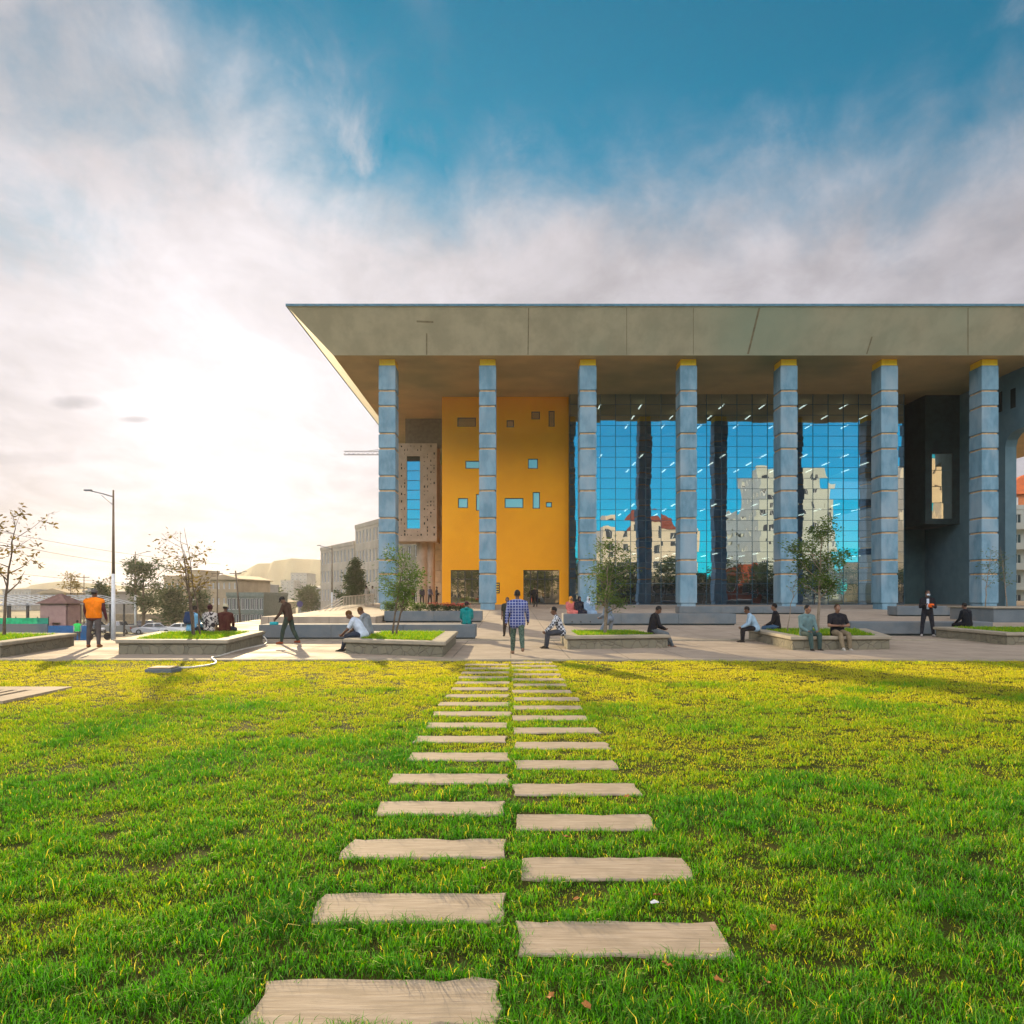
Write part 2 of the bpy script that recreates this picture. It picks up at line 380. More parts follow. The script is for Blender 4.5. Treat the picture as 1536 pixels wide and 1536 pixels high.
for a, b in zip(ys, ys[1:]):
    xa, xb = (-22 - a * .12, -22 - b * .12)
    mb.add([(xa + 4, a, zr(a) + .18), (xa + 7.5, a, zr(a) + .18), (xb + 7.5, b, zr(b) + .18), (xb + 4, b, zr(b) + .18),
            (xa + 4, a, zr(a)), (xb + 4, b, zr(b))], [(0, 1, 2, 3), (4, 0, 3, 5)])
struct(mb.build('pavement', M['paving']))
# plaza: a solid platform whose top climbs gently towards the building
mb = MB()
def zb(y): return -5.0
prof = [(27.2, zt), (30, zt), (57, zt), (68, zt), (140, zt)]
top = [(y, zt(y)) for y in (18.97, 27.2, 30, 57, 68, 140)]
for (a, za), (b, zb_) in zip(top, top[1:]):
    xl = -70 if a < 27 else -14.2
    mb.add([(xl, a, za), (140, a, za), (140, b, zb_), (xl, b, zb_)], [(0, 1, 2, 3)])
    mb.add([(xl, a, za), (xl, b, zb_), (xl, b, -5), (xl, a, -5)], [(0, 1, 2, 3)])
mb.add([(-70, 18.97, 0), (140, 18.97, 0), (140, 18.97, -.5), (-70, 18.97, -.5)], [(3, 2, 1, 0)])
mb.add([(-70, 27.2, 0), (-14.2, 27.2, 0), (-14.2, 27.2, -5), (-70, 27.2, -5)], [(0, 1, 2, 3)])
struct(mb.build('plaza', M['paving']))
mb = MB(); mb.box(-70, 140, 18.75, 18.965, -.3, .035)
struct(mb.build('kerb', M['coping_stone']))
mb = MB(); mb.box(-14.0, 60, 27.0, 27.35, -.1, .045)
struct(mb.build('plaza_step', M['coping_stone']))
mb = MB(); mb.box(-60, 60, -9, 18.745, -.3, -.012)
struct(mb.build('lawn', M['lawn']))
mb = MB(); mb.box(-140, 140, -26, -9.01, -.3, .0)
struct(mb.build('street', M['asphalt']))
# hills
def ridge(name, pts, z0, depth, m):
    mb = MB(); n = len(pts); fr = []; rg = []; bk = []
    for (x, y, z) in pts: fr.append((x, y - depth * .5, z0)); rg.append((x, y, z)); bk.append((x, y + depth, z0))
    mb.add(fr + rg + bk, [(i, i + 1, n + i + 1, n + i) for i in range(n - 1)] + [(n + i, n + i + 1, 2 * n + i + 1, 2 * n + i) for i in range(n - 1)])
    return struct(mb.build(name, m, smooth=True))
M['hill'] = mat('hill scrub', (.10, .12, .07), .95, (.07, .08, .05), .01)
def rpts(D, lst, seed):
    rnd = random.Random(seed); out = []
    for (a, ya), (b, yb) in zip(lst, lst[1:]):
        n = max(2, int((b - a) / 12))
        for i in range(n):
            f = i / n; f2 = f * f * (3 - 2 * f)
            out.append((WX(a + (b - a) * f, D), D + rnd.uniform(-20, 20), WZ(ya + (yb - ya) * f2 + rnd.uniform(-.8, .8), D)))
    return out
ridge('hills', rpts(1150, [(-500, 893), (-100, 880), (20, 884), (95, 871), (160, 878), (250, 884), (330, 872), (390, 846), (440, 838), (500, 840), (600, 842), (800, 850), (1100, 872), (1500, 880), (2200, 890)], 3), -5, 120, M['hill'])

# ---------------------------------------------------------------- the library building
YF, YC, YS = 68.0, 57.8, 57.0          # glass plane, column front, soffit front edge
ZS, ZTOP = 19.44, 22.1
lib = thing('library_building', 'wide modern library with overhanging concrete roof, tall block columns and blue glass front', 'building', (12, 68, .77))
LO = lib.location.copy()
def lp(mb, name, m, parent=None, smooth=False): return mb.build(name, m, parent or lib, smooth, off=LO)
XL, XR, YB = -13.18, 66.0, 120.0
mb = MB()
bot = [(XL, YS), (XR, YS), (XR, YB), (XL, YB)]; tp = [(XL - 2.69, YS - 2.69), (XR + 2.69, YS - 2.69), (XR + 2.69, YB + 2.69), (XL - 2.69, YB + 2.69)]
mb.add([(x, y, ZS) for x, y in bot] + [(x, y, ZTOP) for x, y in tp],
       [(0, 1, 5, 4), (1, 2, 6, 5), (2, 3, 7, 6), (3, 0, 4, 7), (4, 5, 6, 7)], 0)
mb.add([(x, y, ZS) for x, y in bot], [(3, 2, 1, 0)], 1)
roof = lp(mb, 'roof', [M['fascia'], M['soffit']])
mb = MB(); e = 2.69 + .06
for (x0, x1, y0, y1) in ((XL - e, XR + e, YS - e, YS - e + .4), (XL - e, XR + e, YB + e - .4, YB + e), (XL - e, XL - e + .4, YS - e + .4, YB + e - .4), (XR + e - .4, XR + e, YS - e + .4, YB + e - .4)):
    mb.box(x0, x1, y0, y1, ZTOP - .02, ZTOP + .14)
lp(mb, 'roof_flashing', M['coping'], roof)
# formwork seams on the sloping fascia
def fz(py):    # point on the fascia plane seen at height py: plane y = YS-(z-ZS)*1.011
    k = (HY - py) / FP; a = 2.69 / (ZTOP - ZS)
    z = (EYE + k * (YS + a * ZS)) / (1 + k * a); return z, YS - (z - ZS) * a
for (x0, y0, x1, y1, w) in ((640, 500, 640, 532, .05), (793, 462, 792, 532, .035), (1139, 462, 1122, 531, .07), (1308, 505, 1300, 531, .05), (1452, 462, 1452, 532, .03), (940, 462, 940, 532, .02), (1040, 462, 1040, 532, .02), (625, 482, 650, 483, .05)):
    za, Ya = fz(y0); zb_, Yb = fz(y1); a, b = WX(x0, Ya), WX(x1, Yb)
    n = Vector((0, -1, -1)).normalized() * .006
    if abs(y1 - y0) < 5: q = [(a, Ya, za + w), (b, Yb, zb_ + w), (b, Yb, zb_ - w), (a, Ya, za - w)]; q = [(p[0], YS - (p[2] - ZS) * 2.69 / 2.66, p[2]) for p in q]
    else: q = [(a - w, Ya, za), (a + w, Ya, za), (b + w, Yb, zb_), (b - w, Yb, zb_)]
    lp(MB().add([Vector(p) + n for p in q], [(3, 2, 1, 0)]), 'formwork_seam', mat('seam', (.33, .27, .17), .9), roof)
# columns
ybr = [548, 586, 609, 650, 673, 714, 736, 777, 799, 840, 861, 905]
CW, CDp = 1.28, 1.62
def make_column(x):
    mb = MB(); mb.box(x - CW / 2 + .07, x + CW / 2 - .07, YC + .07, YC + CDp - .07, WZ(905, YC) + .01, ZS - .002)
    col = lp(mb, 'column', M['joint'])
    mb = MB(); mb.bbox(x - CW / 2 + .05, x + CW / 2 - .05, YC + .05, YC + CDp - .05, WZ(548, YC) + .004, ZS - .004, .03); lp(mb, 'cap', M['yellow'], col)
    for k, (a, b) in enumerate(zip(ybr, ybr[1:])):
        z1 = WZ(a, YC) - (.065 if k else 0); z0 = WZ(b, YC) + (.05 if k < 10 else .0)
        mb = MB(); mb.bbox(x - CW / 2, x + CW / 2, YC, YC + CDp, z0, z1, .045); lp(mb, 'block', M['block'], col)
    mb = MB(); mb.box(x - CW / 2 + .1, x + CW / 2 - .1, YC + .05, YC + CDp - .05, .2, WZ(905, YC) - .012); lp(mb, 'plinth', M['block'], col)
    return col
for i in range(9): make_column(WX(579.5, YC) + .05 + i * 7.58)

def wall_open(mb, x0, x1, z0, z1, y, ops, t=.35, mi=0, mir=None):
    """wall facing -Y at plane y with real openings (x0,x1,z0,z1) and reveals t deep"""
    xs = sorted({x0, x1, *[o[0] for o in ops], *[o[1] for o in ops]}); zs = sorted({z0, z1, *[o[2] for o in ops], *[o[3] for o in ops]})
    xs = [x for x in xs if x0 <= x <= x1]; zs = [z for z in zs if z0 <= z <= z1]
    for a, b in zip(xs, xs[1:]):
        for c, d in zip(zs, zs[1:]):
            mx, mz = (a + b) / 2, (c + d) / 2
            if any(o[0] < mx < o[1] and o[2] < mz < o[3] for o in ops): continue
            mb.add([(a, y, c), (b, y, c), (b, y, d), (a, y, d)], [(0, 1, 2, 3)], mi)
    r = mi if mir is None else mir
    for (a, b, c, d) in ops:
        mb.add([(a, y, c), (a, y, d), (a, y + t, d), (a, y + t, c), (b, y, c), (b, y, d), (b, y + t, d), (b, y + t, c)],
               [(0, 1, 2, 3), (7, 6, 5, 4), (1, 5, 6, 2), (0, 3, 7, 4)], r)
    return mb
# orange entrance wall
YO = 68.9
def P2(r): return (WX(r[0], YO), WX(r[1], YO), WZ(r[3], YO), WZ(r[2], YO))
wins = [(686, 714, 626, 640), (760, 771, 630, 641), (797, 810, 617, 629), (823, 832, 616, 640), (698, 724, 691, 703), (792, 807, 688, 703), (687, 702, 747, 762),
        (714, 723, 741, 766), (757, 785, 747, 762), (799, 810, 738, 763), (819, 828, 753, 761)]
doors = [(676, 729, 855, 906.2), (785, 839, 855, 906.2)]
OX0, OX1 = WX(663, YO), WX(853, YO)
zg = zt(YO)
rects = [P2(w) for w in wins]; drs = [(WX(a, YO), WX(b, YO), zg, WZ(c, YO)) for a, b, c, d in doors]
mb = MB(); wall_open(mb, OX0, OX1, zg - .1, ZS - .003, YO, rects + drs, .4)
mb.add([(OX0, YO, zg - .1), (OX0, YO, ZS), (OX0, YO + 14, ZS), (OX0, YO + 14, zg - .1)], [(0, 1, 2, 3)])
mb.add([(OX1, YO, zg - .1), (OX1, YO, ZS), (OX1, YO + 14, ZS), (OX1, YO + 14, zg - .1)], [(3, 2, 1, 0)])
ow = lp(mb, 'orange_wall', M['orange'])
for r in rects:
    f = .075; a, b, c, d = r
    mb = MB()
    for q in ((a, b, c, c + f), (a, b, d - f, d), (a, a + f, c + f, d - f), (b - f, b, c + f, d - f)): mb.box(q[0], q[1], YO + .1, YO + .16, q[2], q[3])
    mb.box(a + f, b - f, YO + .12, YO + .135, c + f, d - f, 1)
    lp(mb, 'window', [M['frame'], M['glass_pale' if c < 14 else 'glass_win']], ow)
for (a, b, c, d) in drs:
    mb = MB(); n = 5; f = .07
    for i in range(n + 1):
        x = a + (b - a) * i / n; mb.box(max(a, x - f / 2), min(b, x + f / 2), YO + .15, YO + .23, c, d)
    for z in (c + .02, c + 2.25, d - f):
        for i in range(n):
            mb.box(a + (b - a) * i / n + f / 2 + (f / 2 if i == 0 else 0), a + (b - a) * (i + 1) / n - f / 2 - (f / 2 if i == n - 1 else 0), YO + .16, YO + .22, z, z + f)
    mb.box(a, b, YO + .185, YO + .2, c, d - .001, 1)
    lp(mb, 'glass_door', [M['frame'], M['glass_win']])
mb = MB(); mb.box(WX(743, YO), WX(749.5, YO), YO - .05, YO - .003, WZ(890, YO), WZ(874, YO))
for k in range(4):
    z = WZ(889, YO) + k * .22; mb.box(WX(743, YO) + .08, WX(749.5, YO) - .08, YO - .056, YO - .05, z + .03, z + .13, 1)
lp(mb, 'wall_plaque', [M['frame'], M['yellow']])
mb = MB(); mb.box(OX0 + .1, OX1 - .1, YO + 6, YO + 6.2, zg, ZS - .1)
lp(mb, 'interior_wall', mat('lobby wall', (.06, .06, .04), .9))
# glass curtain wall, each pane very slightly out of true
GX0, GX1 = OX1 + .04, WX(1356, YF)
rnd = random.Random(5); nx = 22; nz = 20; z0g = zt(YF); dx = (GX1 - GX0) / nx; dz = (ZS - z0g) / nz
mb = MB()
for i in range(nx):
    for j in range(nz):
        a, b, c, d = GX0 + i * dx, GX0 + (i + 1) * dx, z0g + j * dz, z0g + (j + 1) * dz
        tx, ty = rnd.gauss(0, .0015), rnd.gauss(0, .0015)
        mb.add([(a, YF - tx - ty, c), (b, YF + tx - ty, c), (b, YF + tx + ty, d), (a, YF - tx + ty, d)], [(0, 1, 2, 3)])
gw = lp(mb, 'curtain_glass', M['glass'])
mb = MB()
for i in range(nx + 1): mb.box(GX0 + i * dx - .02, GX0 + i * dx + .02, YF - .04, YF + .1, z0g, ZS - .004)
for j in range(nz):
    for i in range(nx): mb.box(GX0 + i * dx + .02, GX0 + (i + 1) * dx - .02, YF - .03, YF + .09, z0g + j * dz, z0g + j * dz + .03)
lp(mb, 'mullion', mat('blue dark mullion', (.02, .09, .13), .4), gw)
mb = MB(); mb.box(GX0 + dx * 7.05, GX0 + dx * 7.95, YF - .06, YF - .045, z0g + dz * 13 + .06, z0g + dz * 14 - .02)
lp(mb, 'open_vent', M['darkstone'], gw)
# interior: slabs, back wall, rows of strip lights
mb = MB()
for z in (5.7, 10.2, 14.7): mb.box(GX0 + .1, GX1 - .1, YF + 1.6, YF + 16, z - .15, z + .15)
mb.box(GX0 + .1, GX1 - .1, YF + 16, YF + 16.3, z0g, ZS - .1)
lp(mb, 'interior_floor', M['floor'])
proto = None
for zc in (5.45, 9.95, 14.45, 19.0):
    for i in range(8):
        for j in range(3):
            x = GX0 + 2.2 + i * 3.75 + (zc * .37) % .9; y = YF + 2.0 + j * 4.2 + (zc * 1.3) % 1.5
            if proto is None:
                mb = MB(); mb.box(-.05, .05, -.85, .85, -.03, .03); proto = o = mb.build('ceiling_light', M['lamp'], lib)
            else:
                o = proto.copy(); C.objects.link(o); o.parent = lib
            o.location = Vector((x, y, zc)) - LO
# dark recess on the right of the glass, hanging bay and side wing with archway
XW = 40.0
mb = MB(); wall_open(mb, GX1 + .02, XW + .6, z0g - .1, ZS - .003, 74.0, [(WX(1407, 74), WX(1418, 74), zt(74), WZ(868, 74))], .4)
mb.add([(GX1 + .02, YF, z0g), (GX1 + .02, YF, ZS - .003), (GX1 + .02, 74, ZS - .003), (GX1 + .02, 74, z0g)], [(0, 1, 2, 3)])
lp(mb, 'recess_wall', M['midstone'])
mb = MB(); mb.box(WX(1407, 74), WX(1418, 74), 74.2, 74.26, zt(74), WZ(868, 74) - .002); lp(mb, 'side_door', M['dark'])
mb = MB(); a, b = WX(1388, 68.3), WX(1441, 68.3); wall_open(mb, a, b, WZ(786, 68.3), ZS - .004, 68.3, [(WX(1398, 68.3), WX(1430, 68.3), WZ(778, 68.3), WZ(680, 68.3))], .3)
mb.add([(a, 68.3, WZ(786, 68.3)), (a, 68.3, ZS - .004), (a, 73.99, ZS - .004), (a, 73.99, WZ(786, 68.3)), (b, 68.3, WZ(786, 68.3)), (b, 73.99, WZ(786, 68.3))], [(0, 1, 2, 3), (0, 3, 5, 4)])
bay = lp(mb, 'hanging_bay', M['darkstone'])
mb = MB(); xa, xb, za, zb_ = WX(1398, 68.3), WX(1430, 68.3), WZ(778, 68.3), WZ(680, 68.3)
for i in range(2):
    for j in range(4):
        t1, t2 = rnd.gauss(0, .004), rnd.gauss(0, .004); w_, h_ = (xb - xa) / 2, (zb_ - za) / 4
        x, z = xa + i * w_, za + j * h_; mb.add([(x, 68.56 - t1, z), (x + w_ - .04, 68.56 - .15 * w_ + t1, z), (x + w_ - .04, 68.56 - .15 * w_ + t1 + t2, z + h_ - .05), (x, 68.56 - t1 + t2, z + h_ - .05)], [(0, 1, 2, 3)])
lp(mb, 'bay_window', M['glass_win'], bay)
def side_wall():
    mb = MB(); ya, yb_ = 62.0, 44.0; t = .9
    # outline in (y, z), wall plane x = XW; arch corner rounded
    arc = [(ya, zt(ya) - .1), (ya, 13.6)] + [(ya - 1.4 * (1 - math.cos(R(k))), 13.6 + 1.1 * math.sin(R(k))) for k in (30, 60, 90)] + [(57.2, 14.75)]
    poly = [(73.99, zt(73.9) - .1)] + arc + [(57.2, ZS - .003), (73.99, ZS - .003)]
    n = len(poly)
    vs_ = [(XW, y, z) for y, z in poly] + [(XW + t, y, z) for y, z in poly]
    mb.add(vs_, [tuple(range(n)), tuple(range(2 * n - 1, n - 1, -1))] + [(i, n + i, n + (i + 1) % n, (i + 1) % n) for i in range(n)])
    o = lp(mb, 'side_wing_wall', M['pier'])
    for (pa, pb, p0, p1) in ((1497.5, 1503.5, 588, 618), (1516, 1523.5, 583, 612)):
        y1, y0 = XW * FP / (pa - HX), XW * FP / (pb - HX)
        mb = MB(); mb.box(XW - .02, XW + .1, y0, y1, WZ(p1, (y0 + y1) / 2), WZ(p0, (y0 + y1) / 2)); lp(mb, 'slot_window', M['dark'], o)
side_wall()
# left end: dark back wall, perforated hanging box with tall blue window, round legs, pale stone wall
mb = MB(); mb.box(WX(608, 77.4), OX0 - .01, 77.4, 77.8, WZ(672, 77.4), ZS - .003); lp(mb, 'lintel_wall', mat('brown lintel', (.16, .12, .08), .8))  # plain brown wall colour
hx0, hx1, hz0, hz1, hy = WX(593, 77), WX(655, 77), WZ(812, 77), WZ(665, 77), 77.0
holes = []
rnd = random.Random(9)
wx0, wx1, wz0, wz1 = WX(610, 77), WX(630, 77), WZ(793, 77), WZ(684, 77)
for i in range(12):
    for j in range(26):
        x = hx0 + .2 + i * .33; z = hz0 + .2 + j * .37
        if wx0 - .25 < x < wx1 + .15 and wz0 - .3 < z < wz1 + .3: continue
        if rnd.random() < .42: holes.append((x, x + rnd.choice((.07, .11, .15)), z, z + rnd.choice((.1, .2, .26))))
mb = MB(); wall_open(mb, hx0, hx1, hz0, hz1, hy, [h for h in holes if h[3] < hz1 and h[1] < hx1] + [(wx0, wx1, wz0, wz1)], .22)
mb.add([(hx0, hy, hz0), (hx0, hy, hz1), (hx0, hy + 4, hz1), (hx0, hy + 4, hz0)], [(0, 1, 2, 3)])
mb.add([(hx1, hy, hz0), (hx1, hy, hz1), (hx1, hy + 4, hz1), (hx1, hy + 4, hz0)], [(3, 2, 1, 0)])
mb.add([(hx0, hy, hz0), (hx1, hy, hz0), (hx1, hy + 4, hz0), (hx0, hy + 4, hz0)], [(3, 2, 1, 0)])
mb.add([(hx0, hy, hz1), (hx1, hy, hz1), (hx1, hy + 4, hz1), (hx0, hy + 4, hz1)], [(0, 1, 2, 3)])
mb.add([(hx0 + .02, hy + .6, hz0), (hx1 - .02, hy + .6, hz0), (hx1 - .02, hy + .6, hz1), (hx0 + .02, hy + .6, hz1)], [(0, 1, 2, 3)], 1)
hb = lp(mb, 'perforated_box', [M['perf'], M['dark']])
mb = MB()
for j in range(7):
    h_ = (wz1 - wz0 - .5) / 7; z = wz0 + j * h_; mb.box(wx0 + .04, wx1 - .02, hy + .12, hy + .14, z + .03, z + h_ - .03, 0)
    mb.box(wx0, wx1, hy + .10, hy + .18, z - .03, z + .03, 1)
lp(mb, 'tall_window', [M['glass'], M['frame']], hb)
for (px, r) in ((634, .62), (646, .45)):
    mb = MB(); x = WX(px, 79); mb.tube([(x, 79, .5), (x, 79, hz0 - .003)], r, 20); lp(mb, 'round_column', M['perf'], None, False)
mb = MB(); X0, X1 = WX(649, 82), OX0 + .5; zz = zt(82); rr = random.Random(2); z = zz - .1
while z < 15.0:
    h_ = rr.uniform(.7, 1.3); x = X0 + rr.uniform(-.05, .1)
    while x < X1:
        w_ = rr.uniform(.6, 1.2); q = rr.uniform(0, .12); mb.bbox(x, min(x + w_, X1) - .02, 82 - q, 83, z, z + h_ - .03, .02); x += w_
    z += h_
lp(mb, 'pale_stone_wall', M['pale'])
mb = MB(); mb.tube([(WX(1206, 70), 70, ZTOP - .1), (WX(1206, 70), 70, ZTOP + 1.6)], [.03, .012], 6); lp(mb, 'antenna', M['steel_dark'])

# ---------------------------------------------------------------- terrace, planters and benches
mb = MB(); mb.bbox(-12.4, -6.7, 38, 56.9, -.2, .545, .03)
struct(mb.build('terrace', M['paving']))
def grass_blades(name, xy, hgt, wid, tint, z=0.0, parent=None, seed=0):
    """one mesh of bent blades; xy (n,2)"""
    rng = np.random.default_rng(seed); n = len(xy)
    yaw = rng.uniform(0, 2 * np.pi, n); bend = rng.uniform(.3, 1.25, n); by = rng.uniform(0, 2 * np.pi, n)
    side = np.stack([np.cos(yaw), np.sin(yaw), np.zeros(n)], 1); lean = np.stack([np.cos(by), np.sin(by), np.zeros(n)], 1)
    base = np.concatenate([xy, np.broadcast_to(np.asarray(z, float).reshape(-1, 1) if np.ndim(z) else np.full((1, 1), z), (n, 1))], 1)
    up = np.array([0, 0, 1.0]); h = hgt[:, None]; w = wid[:, None]
    mid = base + up * h * .55 + lean * h * bend[:, None] * .25
    tip = base + up * h * (1 - .35 * bend[:, None]) + lean * h * bend[:, None] * .95
    V = np.stack([base - side * w, base + side * w, mid + side * w * .8, mid - side * w * .8, tip], 1).reshape(-1, 3)
    o = np.arange(n)[:, None] * 5
    quads = o + np.array([0, 1, 2, 3]); tris = o + np.array([3, 2, 4])
    loops = np.concatenate([quads, tris], 1).reshape(-1)
    me = bpy.data.meshes.new(name); me.vertices.add(len(V)); me.vertices.foreach_set('co', V.astype(np.float32).ravel())
    me.loops.add(len(loops)); me.loops.foreach_set('vertex_index', loops.astype(np.int32))
    me.polygons.add(2 * n); st = (np.arange(n)[:, None] * 7 + np.array([0, 4])).ravel(); me.polygons.foreach_set('loop_start', st.astype(np.int32))
    me.update(calc_edges=True)
    a = me.attributes.new('tint', 'FLOAT', 'POINT'); a.data.foreach_set('value', np.repeat(tint, 5).astype(np.float32))
    me.materials.append(M['blade'])
    ob = bpy.data.objects.new(name, me); C.objects.link(ob)
    if parent is not None: ob.parent = parent
    return ob
def inset(poly, d):
    n = len(poly); out = []
    a = sum(poly[i][0] * poly[(i + 1) % n][1] - poly[(i + 1) % n][0] * poly[i][1] for i in range(n)); s = 1 if a > 0 else -1
    for i in range(n):
        p, q, r = Vector(poly[i - 1]), Vector(poly[i]), Vector(poly[(i + 1) % n])
        e1, e2 = (q - p).normalized(), (r - q).normalized(); n1, n2 = Vector((-e1.y, e1.x)) * s, Vector((-e2.y, e2.x)) * s
        b = (n1 + n2).normalized(); k = d / max(.35, b.dot(n1)); out.append(tuple(q + b * k))
    return out
def planter(label, poly, z0, ztop, seed, rim=.42, group='stone clad planters with seating rims'):
    cx, cy = sum(p[0] for p in poly) / len(poly), sum(p[1] for p in poly) / len(poly)
    t = thing('stone_planter', label, 'planter', (cx, cy, z0), 0, group)
    pl = [(x - cx, y - cy) for x, y in poly]; H = ztop - z0; n = len(pl)
    if sum(pl[i][0] * pl[(i + 1) % n][1] - pl[(i + 1) % n][0] * pl[i][1] for i in range(n)) < 0: pl = pl[::-1]
    MB().prism(inset(pl, .07), -.1, H - .11).build('wall', M['stone'], t)
    inn = inset(pl, rim); mb = MB(); b = .02; pb = inset(pl, b)
    rings = [inset(pl, b), pl, pl, pb]; zs = [H - .105, H - .105 + b, H - b, H]
    vs_ = [(x, y, z) for r, z in zip(rings, zs) for x, y in r] + [(x, y, H) for x, y in inn] + [(x, y, H - .15) for x, y in inn]
    fs = [(k * n + i, k * n + (i + 1) % n, (k + 1) * n + (i + 1) % n, (k + 1) * n + i) for k in range(5) for i in range(n)] + [tuple(range(n - 1, -1, -1))]
    mb.add(vs_, fs).build('coping', M['coping_stone'], t)
    MB().prism(inset(inn, .003), H - .102, H - .035).build('soil', M['lawn'], t)
    rng = np.random.default_rng(seed); xs = [p[0] for p in inn]; ysn = [p[1] for p in inn]
    P_ = rng.uniform((min(xs), min(ysn)), (max(xs), max(ysn)), (9000, 2)); ok = np.ones(len(P_), bool)
    for i in range(n):
        a, b2 = inn[i], inn[(i + 1) % n]; ok &= ((b2[0] - a[0]) * (P_[:, 1] - a[1]) - (b2[1] - a[1]) * (P_[:, 0] - a[0])) > .03
    P_ = P_[ok]; k = len(P_)
    grass_blades('turf', P_, rng.uniform(.06, .17, k), rng.uniform(.005, .009, k), np.clip(rng.normal(.5, .15, k), 0, 1), H - .05, t, seed)
    return t
planter('low stone planter cut off by the left edge of the photo', [(-13.0, 19.6), (-13.8, 24.4), (-19.5, 25.2), (-18.6, 19.6)], 0, .4, 1)
planter('large stone planter with sparse young tree, just right of the orange vest man', [(-10.7, 20.75), (-7.6, 20.6), (-8.26, 25.8), (-11.75, 25.6)], 0, .4, 2)
planter('stone planter with two men sitting on its left corner, in front of the leftmost column', [(-4.62, 21.1), (-1.68, 19.75), (-1.77, 25.8), (-4.62, 25.8)], 0, .4, 3)
planter('stone planter right of the stepping stones with a man in checks on its left corner', [(1.61, 22.6), (4.86, 23.3), (4.5, 26.5), (1.63, 26.2)], 0, .4, 4)
planter('stone planter with a leafy tree and four men sitting around its rim', [(8.15, 22.3), (11.25, 22.6), (12.95, 27.9), (8.67, 28.2)], 0, .4, 5)
planter('stone planter cut off by the right edge of the photo', [(15.9, 24.6), (20.8, 24.8), (21.2, 29.2), (16.2, 29.4)], 0, .4, 6)
def bench(label, x0, x1, y, ztop, d=1.25, zg_=None):
    zg_ = zt(y) if zg_ is None else zg_
    t = thing('concrete_bench', label, 'bench', ((x0 + x1) / 2, y + d / 2, zg_), 0, 'long concrete bench blocks'); w = (x1 - x0) / 2; H = ztop - zg_
    mb = MB(); n = max(2, round((x1 - x0) / 2.6))
    for i in range(n): mb.bbox(-w + 2 * w * i / n + (0 if i == 0 else .006), -w + 2 * w * (i + 1) / n, -d / 2, d / 2, .07, H, .02)
    mb.build('seat_block', M['bench'], t)
    MB().box(-w + .06, w - .06, -d / 2 + .06, d / 2 - .06, -.12, .075).build('plinth', M['darkstone'], t)
    return t
bench('long low concrete bench behind the looking-down walker, teal hoodie person on its right end', -9.04, -1.27, 27.5, .55)
bench('concrete bench block carrying the flower bed before the leftmost column', -6.6, -1.5, 40, .78)
bench('long concrete bench behind the man in the black jacket, three women at its left end', 2.57, 11.0, 37.4, .70)
bench('concrete bench in front of the middle of the glass wall, right of the fourth column', 11.0, 19.2, 50, .87)
bench('concrete bench close to the dark recess at right, farther of the two there', 23.7, 30, 47, .93)
bench('concrete bench behind the guard standing at right, nearer of the two there', 13.4, 19.0, 30.2, .55)
mb = MB(); t = thing('concrete_planter', 'tall pale concrete planter with thin saplings at the right edge', 'planter', (28, 42, zt(40)))
mb.bbox(-2.8, 4, -2, 2, -.1, .72, .03).build('wall', M['bench'], t)
MB().bbox(-2.9, 4.1, -2.1, 2.1, .722, .80, .02).build('coping', M['coping_stone'], t)

# ---------------------------------------------------------------- stepping stones
def stone_slab(x0, x1, y0, y1, label, seed):
    r = random.Random(seed); cx, cy = (x0 + x1) / 2, (y0 + y1) / 2; w, d = (x1 - x0) / 2, (y1 - y0) / 2
    rot = r.gauss(0, .008); n = 9; e = []
    def edge(ax, ay, bx, by, k):
        for i in range(k): f = i / k; e.append((ax + (bx - ax) * f + r.gauss(0, .011), ay + (by - ay) * f + r.gauss(0, .010)))
    edge(-w, -d, w, -d, n); edge(w, -d, w, d, 3); edge(w, d, -w, d, n); edge(-w, d, -w, -d, 3)
    m = len(e); ce = [(x * .992, y * .965) for x, y in e]
    mb = MB(); mb.loft([[(x, y, -.06) for x, y in e], [(x, y, -.003) for x, y in e], [(x, y, .004) for x, y in ce]])
    o = mb.build('stepping_stone', M['slab']); o.location = (cx, cy, 0); o.rotation_euler = (0, 0, rot)
    tag(o, label, 'stepping stone', 'stepping stones in the lawn'); return (x0, x1, y0, y1)
ordw = ['nearest', 'second', 'third', 'fourth', 'fifth', 'sixth', 'seventh', 'eighth', 'ninth', 'tenth', 'eleventh', 'twelfth', 'thirteenth', 'fourteenth', 'fifteenth', 'sixteenth', 'seventeenth', 'eighteenth']
slabs = []
lw = [.99, 1.0, 1.02, .97, .98, .99, 1.0, .98]
rnd = random.Random(4)
for i in range(17):
    D = 2.84 + .92 * i
    slabs.append(stone_slab(-.03 - rnd.uniform(.96, 1.03), -.03 + rnd.uniform(-.02, .02), D, D + .35, 'wood-grained concrete stepping stone, %s from the camera in the left row' % ordw[i], i))
    D = 3.40 + .92 * i
    if D + .35 < 18.7: slabs.append(stone_slab(.03 + rnd.uniform(-.02, .03), 1.02 + rnd.uniform(-.03, .04), D, D + .35, 'wood-grained concrete stepping stone, %s from the camera in the right row' % ordw[i], i + 40))
